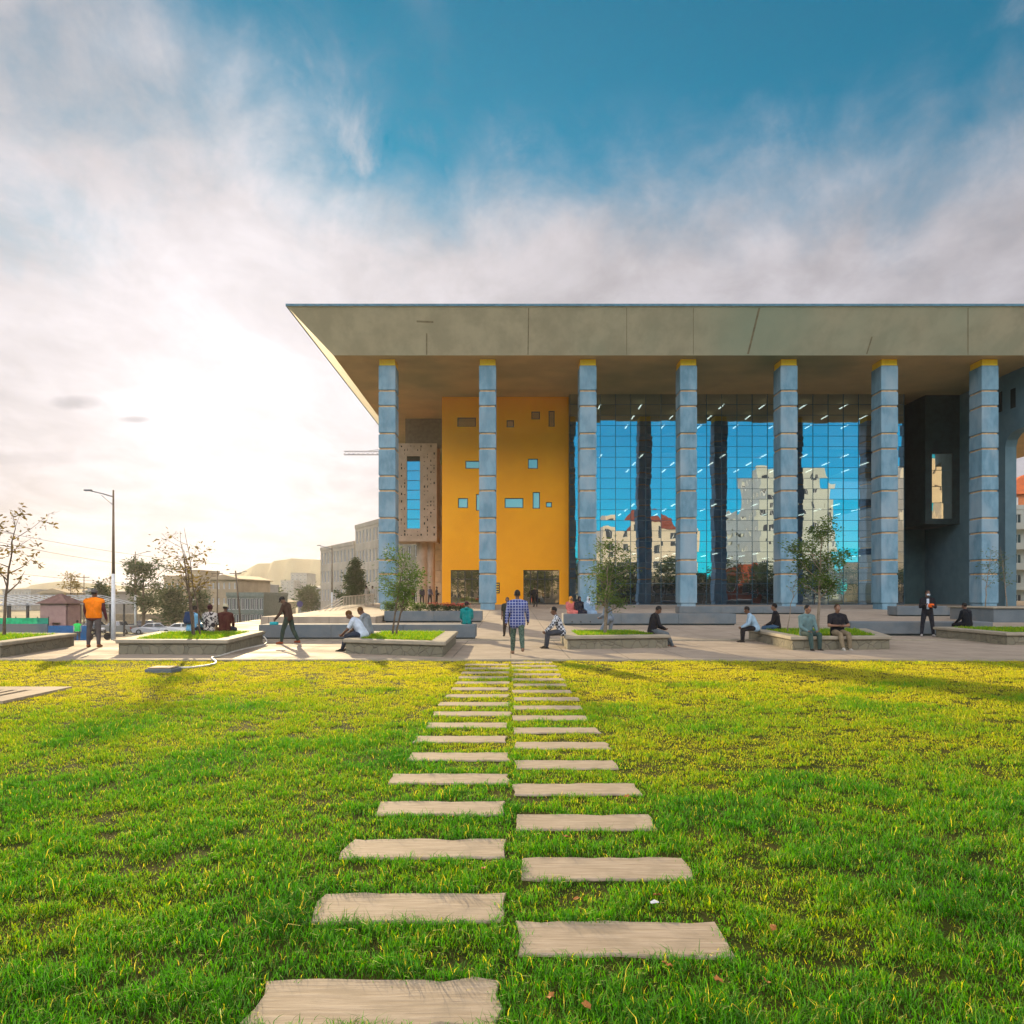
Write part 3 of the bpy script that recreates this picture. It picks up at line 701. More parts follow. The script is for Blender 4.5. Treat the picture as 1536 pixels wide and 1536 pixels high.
# ---------------------------------------------------------------- lawn grass
def lawn_grass():
    rng = np.random.default_rng(11); P_ = []
    def dens(D): return np.minimum(13500, 13500 * (3.6 / D) ** 1.2)
    edges = [1.2, 2.2, 3, 4, 5, 6, 7, 8.5, 10, 12, 14, 16.5, 18.74]
    for a, b in zip(edges, edges[1:]):
        wx = .70 * b + 1.2; n = int(dens((a + b) / 2) * (b - a) * 2 * wx * (1 if a >= 2.2 else .35))
        P_.append(np.stack([rng.uniform(-wx, wx, n), rng.uniform(a, b, n)], 1))
    P_ = np.concatenate(P_)
    # clumping
    def fn(x, y, cell, sd):
        g = np.random.default_rng(sd).standard_normal((256, 256)); u, v = x / cell + 90.3, y / cell + 40.7
        i, j = np.floor(u).astype(int), np.floor(v).astype(int); a, b = u - i, v - j; a, b = a * a * (3 - 2 * a), b * b * (3 - 2 * b)
        q = lambda m, n_: g[m % 256, n_ % 256]
        return (q(i, j) * (1 - a) * (1 - b) + q(i + 1, j) * a * (1 - b) + q(i, j + 1) * (1 - a) * b + q(i + 1, j + 1) * a * b)
    x, y = P_[:, 0], P_[:, 1]
    cl = fn(x, y, .22, 1) * .45 + fn(x, y, .10, 2) * .45 + fn(x, y, .05, 4) * .3 * (y < 8); big = fn(x, y, 2.6, 3) * .6; mid = fn(x, y, .9, 7) * .6
    keep = rng.uniform(0, 1, len(x)) < np.clip(.72 + .55 * cl, .06, 1)
    jx, jy = rng.gamma(1.2, .018, len(x)), rng.gamma(1.2, .010, len(x))
    for k, (a, b, c, d) in enumerate(slabs):                     # turf creeps over the slab edges, more at the corners
        cr = np.minimum(np.abs(x - a), np.abs(x - b)); jc = jy + .05 * np.exp(-cr / .05) * (.4 + .6 * np.sin(k * 2.3) ** 2)
        keep &= ~((x > a + jx) & (x < b - jx) & (y > c + jc) & (y < d - jc))
    keep &= rng.uniform(0, 1, len(x)) > .85 * np.exp(-((x + 9.3) / 1.3) ** 2 - ((y - 17.6) / .5) ** 2)
    keep &= ~((x < -7.52) & (y > 11.38) & (y < 13.22) & (x > -14))
    P_ = P_[keep]; x, y, cl, big, mid = P_[:, 0], P_[:, 1], cl[keep], big[keep], mid[keep]; n = len(x)
    edge = np.full(n, 9.0)
    for (a, b, c, d) in slabs:
        dx_ = np.maximum(np.maximum(a - x, x - b), 0); dy_ = np.maximum(np.maximum(c - y, y - d), 0); edge = np.minimum(edge, np.hypot(dx_, dy_))
    near = np.clip((7 - y) / 5, 0, 1)
    lush_shade = np.clip(np.exp(-((x + 4.2) / 2.2) ** 2 - ((y - 5.6) / 1.3) ** 2) + np.exp(-((x - 2.2) / 1.1) ** 2 - ((y - 5.0) / 1.5) ** 2) * .8 + np.exp(-((x - 2.8) / 1.9) ** 2 - ((y - 10) / 1.6) ** 2) + np.exp(-((x + 5.2) / 1.8) ** 2 - ((y - 10.3) / 1.2) ** 2) * .9 + np.exp(-(edge / .10) ** 2) * .55 + np.clip(mid, 0, 1) * .8, 0, 1)  # lush growth, plus tree shadow patches painted into the blade tint
    h = rng.gamma(6, 1 / 6, n) * (.027 + .009 * near) * (1 + .6 * np.clip(cl, -1, 1.2) + .25 * mid + .3 * big + .35 * lush_shade)
    h = np.clip(h, .012, .13) * np.where(edge < .05, .8, 1)
    w = rng.uniform(.0013, .0024, n) * (1 + .10 * np.maximum(y - 3, 0))
    tint = .42 + .11 * rng.standard_normal(n) - .11 * cl - .12 * big - .10 * mid - .22 * lush_shade + .041 * np.clip(y - 3.5, 0, 11) + .01  # blades yellow with distance, backlit glow put into the tint
    dry = rng.uniform(0, 1, n) < .05; tint = np.where(dry, rng.uniform(.85, 1, n), np.clip(tint, 0, .9))
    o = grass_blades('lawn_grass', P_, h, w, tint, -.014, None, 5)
    o['kind'] = 'stuff'; o['label'] = 'short thick green lawn grass lit from behind'; o['category'] = 'grass'
lawn_grass()
# ---------------------------------------------------------------- trees
def leaves_mesh(name, pts, size, m, parent, seed, flat=.5):
    rng = np.random.default_rng(seed); n = len(pts); pts = np.asarray(pts)
    a = rng.normal(size=(n, 3)); a[:, 2] *= flat; a /= np.linalg.norm(a, axis=1)[:, None]
    b = rng.normal(size=(n, 3)); b -= a * (a * b).sum(1)[:, None]; b /= np.linalg.norm(b, axis=1)[:, None]
    s = size * rng.uniform(.55, 1.3, (n, 1))
    nn = np.cross(a, b) * s * .15
    V = np.stack([pts - a * s, pts + b * s * .42 + nn, pts + a * s, pts - b * s * .42 + nn], 1).reshape(-1, 3)
    me = bpy.data.meshes.new(name); me.vertices.add(len(V)); me.vertices.foreach_set('co', V.astype(np.float32).ravel())
    me.loops.add(4 * n); me.loops.foreach_set('vertex_index', np.arange(4 * n, dtype=np.int32))
    me.polygons.add(n); me.polygons.foreach_set('loop_start', np.arange(n, dtype=np.int32) * 4); me.update(calc_edges=True)
    me.materials.append(m); o = bpy.data.objects.new(name, me); C.objects.link(o); o.parent = parent; return o
def tree(label, x, y, z, h, cw, cz0, seed, leafm, nleaf=1500, leaf=.06, stems=1, lean=(0, 0), r0=.05, limbs=9, bark='bark', sparse=.5, name='tree', group=None, cat='tree', clumpr=.28, lower=.0):
    """tapered trunk(s) and limbs; leaves gathered in clumps along the twigs. crown from height cz0 to h, half width cw"""
    rnd = random.Random(seed); rng = np.random.default_rng(seed)
    t = thing(name, label, cat, (x, y, z), 0, group); mb = MB(); tips = []
    for s in range(stems):
        ang = rnd.uniform(0, 6.28); off = (0 if stems == 1 else .12)
        bx, by = math.cos(ang) * off, math.sin(ang) * off
        tx, ty = lean[0] + (rnd.uniform(-.6, .6) * cw if stems > 1 else 0), lean[1] + (rnd.uniform(-.5, .5) * cw if stems > 1 else 0)
        hh = h * rnd.uniform(.8, 1.0) if stems > 1 else h
        pts = []; K = 9
        for k in range(K + 1):
            f = k / K; pts.append(Vector((bx + tx * f ** 1.3 + rnd.gauss(0, .018 * h * .3) * (f > 0), by + ty * f ** 1.3 + rnd.gauss(0, .018 * h * .3) * (f > 0), hh * .93 * f - (.1 if k == 0 else 0))))
        mb.tube(pts, [r0 * (1 - .85 * k / K) for k in range(K + 1)], 7)
        for i in range(limbs):
            f0 = max(.25, (cz0 / h) * .8) + (1 - max(.25, (cz0 / h) * .8)) * (i / limbs) * .93
            k = min(K - 1, int(f0 * K)); p = pts[k].lerp(pts[k + 1], f0 * K - k)
            a = i * 2.4 + rnd.uniform(-.5, .5); zc = (cz0 + h) / 2; rel = (p.z - cz0) / max(.1, (h - cz0))
            L = cw * rnd.uniform(.7, 1.1) * max(.3, math.sin(math.pi * min(.95, max(.22, rel * .85 + .2))))
            q = p + Vector((math.cos(a) * L, math.sin(a) * L, L * rnd.uniform(.25, 1.1)))
            q.z = min(max(q.z, cz0 + rnd.uniform(0, .2) * (h - cz0)), h)
            m1 = p.lerp(q, .5) + Vector((rnd.gauss(0, .05) * L, rnd.gauss(0, .05) * L, -.06 * L))
            rr = r0 * (1 - f0) * .6 + .006
            mb.tube([p, m1, q], [rr, rr * .6, rr * .25], 5)
            for b in range(4):
                f = rnd.uniform(.3, 1); s0 = p.lerp(m1, f * 2) if f < .5 else m1.lerp(q, f * 2 - 1)
                d = Vector((rnd.gauss(0, 1), rnd.gauss(0, 1), rnd.gauss(.3, .7))).normalized() * L * rnd.uniform(.25, .55)
                mb.tube([s0, s0 + d * .5 + Vector((0, 0, -.02)), s0 + d], [rr * .35, rr * .25, .003], 4)
                tips += [s0 + d, s0 + d * .55]
            tips += [q, m1.lerp(q, .5)]
    mb.build('trunk', M[bark], t, True)
    tips = [p for p in tips if rnd.random() < sparse + .35]
    per = max(1, nleaf // max(1, len(tips))); P_ = []
    for p in tips:
        k = max(1, int(per * rnd.uniform(.2, 1.9))); rr = clumpr * rnd.uniform(.5, 1.3)
        P_.append(np.array(p) + rng.normal(size=(k, 3)) * rr * np.array([1, 1, .75]) * .5)
    P_ = np.concatenate(P_); leaves_mesh('crown', P_, leaf, M[leafm], t, seed); return t

# planter trees
tree('slender sparse young tree at the left edge of the photo, leaning left', -15.2, 23.0, .3, 4.0, 1.15, 1.8, 21, 'leaf_bronze', 620, .07, 1, (.3, .0), .05, 11, 'bark', .35)
tree('sparse bronze-leaved young tree with several thin stems in the planter beside the backpack man', -9.4, 23.0, .3, 3.55, .8, 1.75, 22, 'leaf_bronze', 380, .065, 4, (.0, .0), .03, 5, 'bark', .3)
tree('young olive-green tree in the planter in front of the leftmost column', -3.6, 23.4, .3, 2.9, .75, 1.2, 23, 'leaf', 2400, .045, 2, (.1, .0), .035, 8, 'bark', .5)
tree('leafy young tree in the planter left of the seated man in the black jacket', 2.95, 24.2, .3, 3.3, .78, .95, 24, 'leaf', 3400, .042, 2, (-.1, .0), .04, 10, 'bark_pale', .6)
tree('full-crowned green tree in the planter between the four seated men', 10.1, 25.2, .3, 3.6, 1.15, 1.6, 25, 'leaf', 4600, .045, 1, (.15, .0), .055, 13, 'bark_pale', .7)
tree('bare leaning sapling beside the full-crowned tree', 9.2, 25.5, .3, 2.4, .4, 1.6, 26, 'leaf_grey', 120, .04, 1, (.35, 0), .02, 5, 'bark_pale', .3)
tree('thin sapling with few leaves at the right edge, left of its pair', 26.0, 42, .9, 3.4, .6, 1.5, 27, 'leaf_grey', 260, .06, 1, (.3, 0), .035, 7, 'bark_pale', .4)
tree('thin sapling with few leaves at the right edge, right of its pair', 27.2, 42, .9, 3.6, .7, 1.5, 28, 'leaf_grey', 300, .06, 1, (-.4, 0), .035, 7, 'bark_pale', .4)
def pT(label, px, pytop, pybase, D, cwpx, seed, leafm, n, leaf, **k):
    zb_ = WZ(pybase, D); h = (pybase - pytop) / FP * D
    return tree(label, WX(px, D), D, zb_, h, cwpx / FP * D, h * k.pop('c0', .3), seed, leafm, n, leaf, **k)
pT('broad dark tree behind the parked cars, right of the small lamp post', 215, 842, 950, 118, 38, 31, 'leaf_dark', 4200, .24, r0=.32, limbs=13, clumpr=1.15, sparse=.6, c0=.35)
pT('small dark tree behind the canopy, left of the tall lamp post', 151, 868, 925, 105, 11, 32, 'leaf_dark', 1600, .2, r0=.12, limbs=8, clumpr=.9, c0=.1)
pT('thin half-bare tree behind the canopy roof, leftmost of the two', 106, 853, 925, 112, 14, 33, 'leaf_bronze', 700, .18, r0=.1, limbs=9, clumpr=.7, sparse=.2)
pT('thin pale half-bare tree just left of the tall lamp post', 165, 854, 925, 125, 10, 34, 'leaf_bronze', 420, .17, r0=.09, limbs=9, clumpr=.6, sparse=.2)
pT('dark rounded tree farther down the street', 410, 885, 932, 260, 12, 35, 'leaf_dark', 3000, .5, r0=.4, limbs=12, clumpr=3.0, c0=.05, sparse=.8)
pT('dark tree standing before the brown houses down the street', 462, 878, 925, 190, 12, 36, 'leaf_dark', 2600, .38, r0=.3, limbs=12, clumpr=2.2, c0=.05, sparse=.8)
pT('low dark tree before the tan houses, right of the broad tree', 262, 880, 948, 112, 20, 37, 'leaf_dark', 3000, .24, r0=.2, limbs=10, clumpr=1.5, c0=.1, sparse=.7)
def conifer(label, px, pyt, pyb, D, wpx, seed):
    z0 = WZ(pyb, D); h = (pyb - pyt) / FP * D; w = wpx / FP * D; t = thing('conifer_tree', label, 'tree', (WX(px, D), D, z0))
    mb = MB().tube([(0, 0, -.3), (.1, 0, h * .9)], [.16, .03], 7); rnd = random.Random(seed); rng = np.random.default_rng(seed); P_ = []
    for i in range(90):
        f = rnd.uniform(.02, .97); L = w * (1 - f) ** .75 * rnd.uniform(.75, 1.2); a = rnd.uniform(0, 6.28); p = Vector((.1 * f, 0, f * h)); q = p + Vector((math.cos(a) * L, math.sin(a) * L, L * .35))
        mb.tube([p, q], [.03, .006], 4); k = int(40 + 60 * L); f2 = rng.uniform(.25, 1.08, (k, 1)); P_.append(np.array(p) + (np.array(q) - np.array(p)) * f2 + rng.normal(size=(k, 3)) * .16)
    mb.build('trunk', M['bark'], t, True); leaves_mesh('crown', np.concatenate(P_), .13, M['leaf_dark'], t, seed)
conifer('dark green conical tree beside the railing, left of the first column', 531, 838, 915, 75, 27, 41)
# flower bed on the bench before the entrance
fm = mat('red flower petals', (.55, .06, .04), .7)
rnd = random.Random(3)
for i, (px, w, hh, red, lab) in enumerate(((588, .62, .50, 0, 'yellow-green leafy shrub at the left end of the flower bed'), (607, .7, .62, 0, 'yellow-green leafy shrub, second from the left in the flower bed'), (630, .65, .42, 0, 'olive shrub in the middle of the flower bed, behind the planter tree'),
        (652, .6, .38, 1, 'low dark shrub with few red flowers, third from the right in the bed'), (672, .62, .36, 2, 'low shrub covered in red flowers, second from the right in the bed'), (692, .6, .34, 2, 'low shrub covered in red flowers at the right end of the bed'))):
    D = 41.1; t = thing('flowering_shrub', lab, 'shrub', (WX(px, D), 40.62, .775), 0, 'shrubs in the flower bed')
    rng = np.random.default_rng(60 + i); mb = MB()
    for k in range(9):
        a = rnd.uniform(0, 6.28); mb.tube([(0, 0, 0), (math.cos(a) * w * .3, math.sin(a) * .2, hh * .5), (math.cos(a) * w * .5, math.sin(a) * .35, hh * .9)], [.012, .009, .004], 4)
    mb.build('stem', M['bark'], t)
    n = 1100; P_ = rng.normal(size=(n, 3)) * np.array([w * .36, .22, hh * .28]) + np.array([0, 0, hh * .52]); P_[:, 2] = np.clip(P_[:, 2], .02, hh)
    leaves_mesh('foliage', P_, .045, M['leaf_dark' if red else 'leaf'], t, 70 + i)
    if red:
        n = 160 * red; P_ = rng.normal(size=(n, 3)) * np.array([w * .34, .2, .05]) + np.array([0, 0, hh * .93]); leaves_mesh('flowers', P_, .04, fm, t, 80 + i)

# ---------------------------------------------------------------- people
def remesh(mb, name, mats, parent, voxel, smooth_it=4):
    me = bpy.data.meshes.new('tmp'); me.from_pydata(mb.v, [], mb.f); me.update()
    o = bpy.data.objects.new('tmp', me); C.objects.link(o)
    r = o.modifiers.new('r', 'REMESH'); r.mode = 'VOXEL'; r.voxel_size = voxel
    s = o.modifiers.new('s', 'SMOOTH'); s.iterations = smooth_it; s.factor = .5
    dg = bpy.context.evaluated_depsgraph_get(); ev = o.evaluated_get(dg); nm = bpy.data.meshes.new_from_object(ev)
    bpy.data.objects.remove(o); bpy.data.meshes.remove(me)
    nm.name = name; nm.materials.clear()
    for m in (mats if isinstance(mats, (list, tuple)) else [mats]): nm.materials.append(m)
    nm.polygons.foreach_set('use_smooth', [True] * len(nm.polygons))
    ob = bpy.data.objects.new(name, nm); C.objects.link(ob); ob.parent = parent; return ob
def cloth(name, col, kind='plain', col2=None, sc=14.0):
    if name in _m: return _m[name]
    m = bpy.data.materials.new(name); m.use_nodes = True; t = NT(m.node_tree); tc = t.node('ShaderNodeTexCoord').outputs['Object']
    c = t.mix(t.ramp(t.noise(tc, 5, 5, .6), .35, .65), col, tuple(x * .75 for x in col))
    if kind == 'plaid':
        sp = t.node('ShaderNodeSeparateXYZ', ins={0: tc}).outputs
        a = t.math('GREATER_THAN', t.math('SINE', t.math('MULTIPLY', sp[0], sc * 6.28)), .72); b = t.math('GREATER_THAN', t.math('SINE', t.math('MULTIPLY', sp[2], sc * 6.28)), .72)
        c = t.mix(t.math('MULTIPLY', t.math('MAXIMUM', a, b), .8), c, col2)
    elif kind == 'check':
        ck = t.node('ShaderNodeTexChecker', ins={'Vector': tc, 'Scale': sc}); c = t.mix(ck.outputs['Fac'], c, col2)
    elif kind == 'print':
        c = t.mix(t.ramp(t.noise(tc, sc, 2, .5, 1.2), .48, .54), c, col2)
    b = t.node('ShaderNodeBump', ins={'Height': t.noise(tc, 9, 4, .6, .8), 'Strength': .6, 'Distance': .03})
    p = t.node('ShaderNodeBsdfPrincipled', ins={'Base Color': c, 'Roughness': .9, 'Normal': b.outputs[0], 'Specular IOR Level': .1})
    t.node('ShaderNodeOutputMaterial', ins={0: p.outputs[0]}); _m[name] = m; return m
SK = mat('dark brown skin', (.13, .065, .038), .55, (.11, .055, .032), 6)
SK2 = mat('brown skin', (.22, .115, .068), .55, (.19, .10, .06), 6)
HAIRM = mat('black hair', (.012, .010, .009), .8); EYEM = mat('eye', (.5, .48, .45), .3); LIPM = mat('lips', (.12, .045, .038), .5)
def V3(x, y, z): return Vector((x, y, z))
def ddir(flex, abd, s=1):
    f, a = R(flex), R(abd); return V3(s * math.sin(a), math.cos(a) * math.sin(f), -math.cos(a) * math.cos(f))
def person(label, x, y, z, rot, H=1.75, pose='stand', lean=0, headp=0, heady=0, thigh=(4, -4), knee=(4, 4), spread=4, arm=(5, 5), abd=(8, 8), elb=(15, 15), inw=(0, 0), seat=.42,
           top='shirt', topm=None, sleeve='long', legm=None, shoe=None, skin=None, hair='short', hairm=None, hat=None, mask=None, vest=None, bag=None, hem=.02, group=None, bulk=1.0, skirt=None, hold=None, toe=0, vox=.014):
    skin = skin or SK; hairm = hairm or HAIRM; shoe = shoe or cloth('dark shoe leather', (.03, .025, .02))
    g = H / 1.75; t = thing('person', label, 'person', (x, y, z), R(rot), group)
    T, S_, UA, FA = .44 * g, .42 * g, .285 * g, .25 * g; hw, sw = .095 * g, .185 * g * bulk
    u = V3(0, math.sin(R(lean)), math.cos(R(lean))); fw = V3(0, math.cos(R(lean)), -math.sin(R(lean)))
    hips = [V3(-hw, 0, 0), V3(hw, 0, 0)]; kn = []; an = []; td = []
    for i, s in ((0, -1), (1, 1)):
        d = ddir(thigh[i], spread, s); k = hips[i] + d * T; d2 = ddir(thigh[i] - knee[i], spread * .5, s * (1 if pose == 'stand' else .3)); a = k + d2 * S_; kn.append(k); an.append(a); td.append(d2)
    low = min(a.z for a in an) - .075 * g
    pz = -low if pose == 'stand' else seat + .095 * g
    P0 = V3(0, 0, pz)
    hips = [h + P0 for h in hips]; kn = [k + P0 for k in kn]; an = [a + P0 for a in an]
    pel = P0.copy(); waist = pel + u * .17 * g; chest = pel + u * .36 * g; nb = pel + u * .50 * g
    hd_u = V3(math.sin(R(heady)) * 0, math.sin(R(lean * .6 + headp)), math.cos(R(lean * .6 + headp))).normalized()
    hf0 = V3(0, math.cos(R(lean * .6 + headp)), -math.sin(R(lean * .6 + headp)))
    Ry = Matrix.Rotation(R(-heady), 3, hd_u); hf = Ry @ hf0; hr = hf.cross(hd_u).normalized()
    neck = nb + hd_u * .04 * g; hc = neck + hd_u * .13 * g + hf * .018 * g
    sh = [nb - u * .055 * g + V3(s * sw, 0, 0) for s in (-1, 1)]; el = []; wr = []; fd = []
    for i, s in ((0, -1), (1, 1)):
        d = ddir(arm[i], abd[i], s); e = sh[i] + d * UA; d2 = ddir(arm[i] + elb[i], abd[i] * .4 - inw[i], s); el.append(e); wr.append(e + d2 * FA); fd.append(d2)
    def torso(mb, i=0.0, z0=-.06, z1=.47):
        B = bulk
        for s in (-1, 1):
            mb.cap(pel + V3(s * .075 * g, 0, 0) + u * (z0 + .04) * g, .105 * g * B + i, pel + V3(s * .06 * g, 0, 0) + u * .17 * g, .10 * g * B + i)
            mb.cap(pel + V3(s * .06 * g, 0, 0) + u * .17 * g, .10 * g * B + i, chest + V3(s * .085 * g * B, 0, 0), .105 * g * B + i)
            mb.cap(chest + V3(s * .08 * g * B, 0, 0), .10 * g * B + i, nb - u * .06 * g + V3(s * .10 * g * B, 0, 0), .068 * g + i)
            mb.cap(nb + u * .0, .055 * g + i, sh[0 if s < 0 else 1], .058 * g + i)
    def arms(mb, i=0.0, full=True):
        for k in (0, 1):
            mb.cap(sh[k], .056 * g + i, el[k] if full or i == 0 else sh[k].lerp(el[k], .72), .041 * g + i)
            if full: mb.cap(el[k], .041 * g + i, wr[k], .027 * g + i)
    def legs(mb, i=0.0, upto=1.0):
        for k in (0, 1):
            mb.cap(hips[k], .092 * g + i, kn[k], .06 * g + i); a = kn[k].lerp(an[k], upto); mb.cap(kn[k], .056 * g + i, kn[k].lerp(an[k], .35 if upto > .35 else upto), .06 * g + i)
            mb.cap(kn[k].lerp(an[k], .3), .058 * g + i, a, .040 * g + i)
    HR = Matrix((hr, hf, hd_u)).transposed()
    def hp(a, b, c): return hc + HR @ (V3(a, b, c) * g)
    mb = MB(); torso(mb); arms(mb); legs(mb)
    mb.cap(nb - u * .02, .058 * g, neck + hd_u * .07 * g, .052 * g)
    mb.ell(hp(0, -.008, .028), (.076 * g, .095 * g, .10 * g), 16, 12, rot=HR); mb.ell(hp(0, .022, -.045), (.056 * g, .07 * g, .072 * g), 14, 10, rot=HR)
    mb.cap(hp(0, .088, .018), .011 * g, hp(0, .104, -.016), .016 * g, 8)
    for s in (-1, 1): mb.ell(hp(s * .079, -.005, .0), (.012 * g, .022 * g, .033 * g), 8, 6, rot=HR)
    for k in (0, 1):
        f = td[k].cross(V3(1, 0, 0)); f = V3(0, 1, 0) if pose == 'stand' else V3(0, 1, 0)
        mb.cap(an[k] - V3(0, .03 * g, .035 * g), .04 * g, an[k] + V3((k * 2 - 1) * .02, .14 * g, -.045 * g), .030 * g)
        fv = fd[k]; pc = wr[k] + fv * .045 * g
        mb.cap(wr[k], .026 * g, pc, .036 * g)
    body = remesh(mb, 'body', [skin, EYEM, LIPM], t, .0125, 3)
    # eyes, lips and fingers are joined onto the one body mesh
    ex = MB(); s2 = skin
    for s in (-1, 1):
        ex.ell(hp(s * .031, .079, .022), (.014 * g, .010 * g, .009 * g), 8, 6, 1, rot=HR); ex.ell(hp(s * .031, .0875, .022), (.006 * g, .004 * g, .006 * g), 6, 5, 2, rot=HR)
    ex.ell(hp(0, .088, -.048), (.024 * g, .009 * g, .009 * g), 10, 6, 2, rot=HR)
    for k in (0, 1):
        s = k * 2 - 1; fv = fd[k]; pc = wr[k] + fv * .06 * g
        side = V3(0, 1, 0) - fv * fv.y; side = side.normalized() if side.length > .2 else V3(s, 0, 0); pal = fv.cross(side).normalized() * (-s)
        for j, L in enumerate((.068, .078, .074, .058)):
            p = pc + side * (.027 - .018 * j) * g; d1 = (fv + pal * .25).normalized(); d2 = (fv + pal * 1.0).normalized(); q = p + d1 * L * .55 * g; ex.tube([p, q, q + d2 * L * .55 * g], [.0095 * g, .009 * g, .006 * g], 6)
        p = wr[k] + fv * .03 * g + side * .026 * g; q = p + (side * .8 + fv * .7).normalized() * .04 * g; ex.tube([p, q, q + (fv + pal * .5).normalized() * .032 * g], [.012 * g, .0105 * g, .007 * g], 6)
    bm = bmesh.new(); bm.from_mesh(body.data); off = len(bm.verts)
    nv = [bm.verts.new(v) for v in ex.v]
    for f_, m_ in zip(ex.f, ex.m):
        fc = bm.faces.new([nv[i] for i in f_]); fc.material_index = m_; fc.smooth = True
    bm.to_mesh(body.data); bm.free()
    # clothing
    if topm is not None:
        mb = MB(); torso(mb, .017); arms(mb, .015, sleeve == 'long')
        if hem > .02:
            for s in (-1, 1): mb.cap(pel + V3(s * .085 * g, 0, 0) - u * .0, .125 * g * bulk, pel + V3(s * .085 * g, 0, 0) - (u if pose == 'stand' else V3(0, 0, 0)) * hem, .12 * g * bulk)
        if top == 'hoodie': mb.ell(nb - fw * .06 * g + u * .02, (.09 * g, .06 * g, .06 * g), 12, 8)
        remesh(mb, 'shirt' if top == 'shirt' else top, topm, t, vox)
    if legm is not None:
        mb = MB()
        for s in (-1, 1): mb.cap(pel + V3(s * .06 * g, 0, 0) - u * .03, .112 * g, pel + V3(s * .055 * g, 0, 0) + u * .09 * g, .105 * g)
        legs(mb, .014, .93)
        remesh(mb, 'trousers', legm, t, vox)
    if skirt is not None:
        mb = MB()
        for k in (0, 1): mb.cap(hips[k], .13 * g, kn[k], .12 * g); mb.cap(kn[k], .12 * g, kn[k].lerp(an[k], .85), .13 * g)
        mb.cap(hips[0].lerp(hips[1], .5), .13 * g, kn[0].lerp(kn[1], .5), .13 * g); mb.cap(kn[0].lerp(kn[1], .5), .13 * g, kn[0].lerp(kn[1], .5).lerp(an[0].lerp(an[1], .5), .85), .13 * g)
        remesh(mb, 'skirt', skirt, t, vox)
    for k in (0, 1):
        mb = MB(); a = an[k]; tq = R(toe); ft = V3((k * 2 - 1) * .025, .155 * g * math.cos(tq), -.042 * g + .155 * g * math.sin(tq) * (1 if k else 1))
        mb.cap(a - V3(0, .035 * g, .032 * g), .044 * g, a + ft, .036 * g); mb.cap(a, .046 * g, a + ft * .5, .042 * g)
        remesh(mb, 'shoe', shoe, t, .012, 2)
    if hair == 'short':
        mb = MB(); mb.ell(hp(0, -.020, .042), (.083 * g, .094 * g, .098 * g), 16, 12, rot=HR); remesh(mb, 'hair', hairm, t, .012, 2)
    elif hair == 'bun':
        mb = MB(); mb.ell(hp(0, -.022, .040), (.088 * g, .098 * g, .10 * g), 16, 12, rot=HR); mb.ell(hp(0, -.12, .06), (.05 * g, .05 * g, .05 * g), 12, 8, rot=HR); remesh(mb, 'hair', hairm, t, .012, 2)
    elif hair == 'scarf':
        mb = MB(); mb.ell(hp(0, -.020, .03), (.10 * g, .105 * g, .118 * g), 16, 12, rot=HR); mb.cap(hp(0, -.03, -.03), .085 * g, nb - u * .02, .11 * g); mb.cap(nb - u * .03 + V3(-.09, 0, 0), .085 * g, nb - u * .03 + V3(.09, 0, 0), .085 * g); remesh(mb, 'headscarf', hairm, t, vox)
    if hat is not None:
        mb = MB(); mb.ell(hp(0, -.012, .062), (.092 * g, .104 * g, .085 * g), 16, 10, rot=HR)
        mb.loft([[hp(.07 * math.cos(a), .07 + .095 * max(0, math.sin(a)), zz_) for a in [2 * math.pi * i / 12 for i in range(12)]] for zz_ in (.035, .048)]); remesh(mb, 'cap', hat, t, .011, 1)
    if mask is not None:
        mb = MB(); mb.ell(hp(0, .045, -.040), (.062 * g, .070 * g, .050 * g), 12, 8, rot=HR); mb.build('face_mask', mask, t, True)
    if vest is not None:
        mb = MB(); torso(mb, .030, -.02)
        mb2 = remesh(mb, 'vest', vest, t, vox)
    if bag == 'pack':
        bc = chest - fw * .20 * g; mb = MB()
        mb.cap(bc - u * .14 - V3(.07, 0, 0), .09, bc + u * .12 - V3(.06, 0, 0), .085); mb.cap(bc - u * .14 + V3(.07, 0, 0), .09, bc + u * .12 + V3(.06, 0, 0), .085)
        b_ = remesh(mb, 'backpack', cloth('navy backpack', (.03, .055, .12)), t, vox)
        for s in (-1, 1):
            q = [bc + u * .17 + V3(s * .1, 0, 0), nb + V3(s * .11, 0, 0) - u * .0 + fw * .0, chest + V3(s * .12, 0, 0) + fw * .13, waist + V3(s * .15, 0, 0) + fw * .03]
            MB().tube(q, .016, 6).build('strap', cloth('navy backpack', (.03, .055, .12)), b_)
    if hold is not None: hold(t, wr, fd, g, chest, fw, u)
    return t
def skyc(name, *a, **k): return cloth(name, *a, **k)
def px2(px, py, z=0.0):
    X, Y = G(px, py, z); return X, Y
Jn = cloth('dark denim', (.03, .04, .06)); Blk = cloth('black fabric', (.018, .018, .022)); Gry = cloth('grey brown trousers', (.10, .085, .08))
White = cloth('white blue tee', (.52, .60, .68)); 
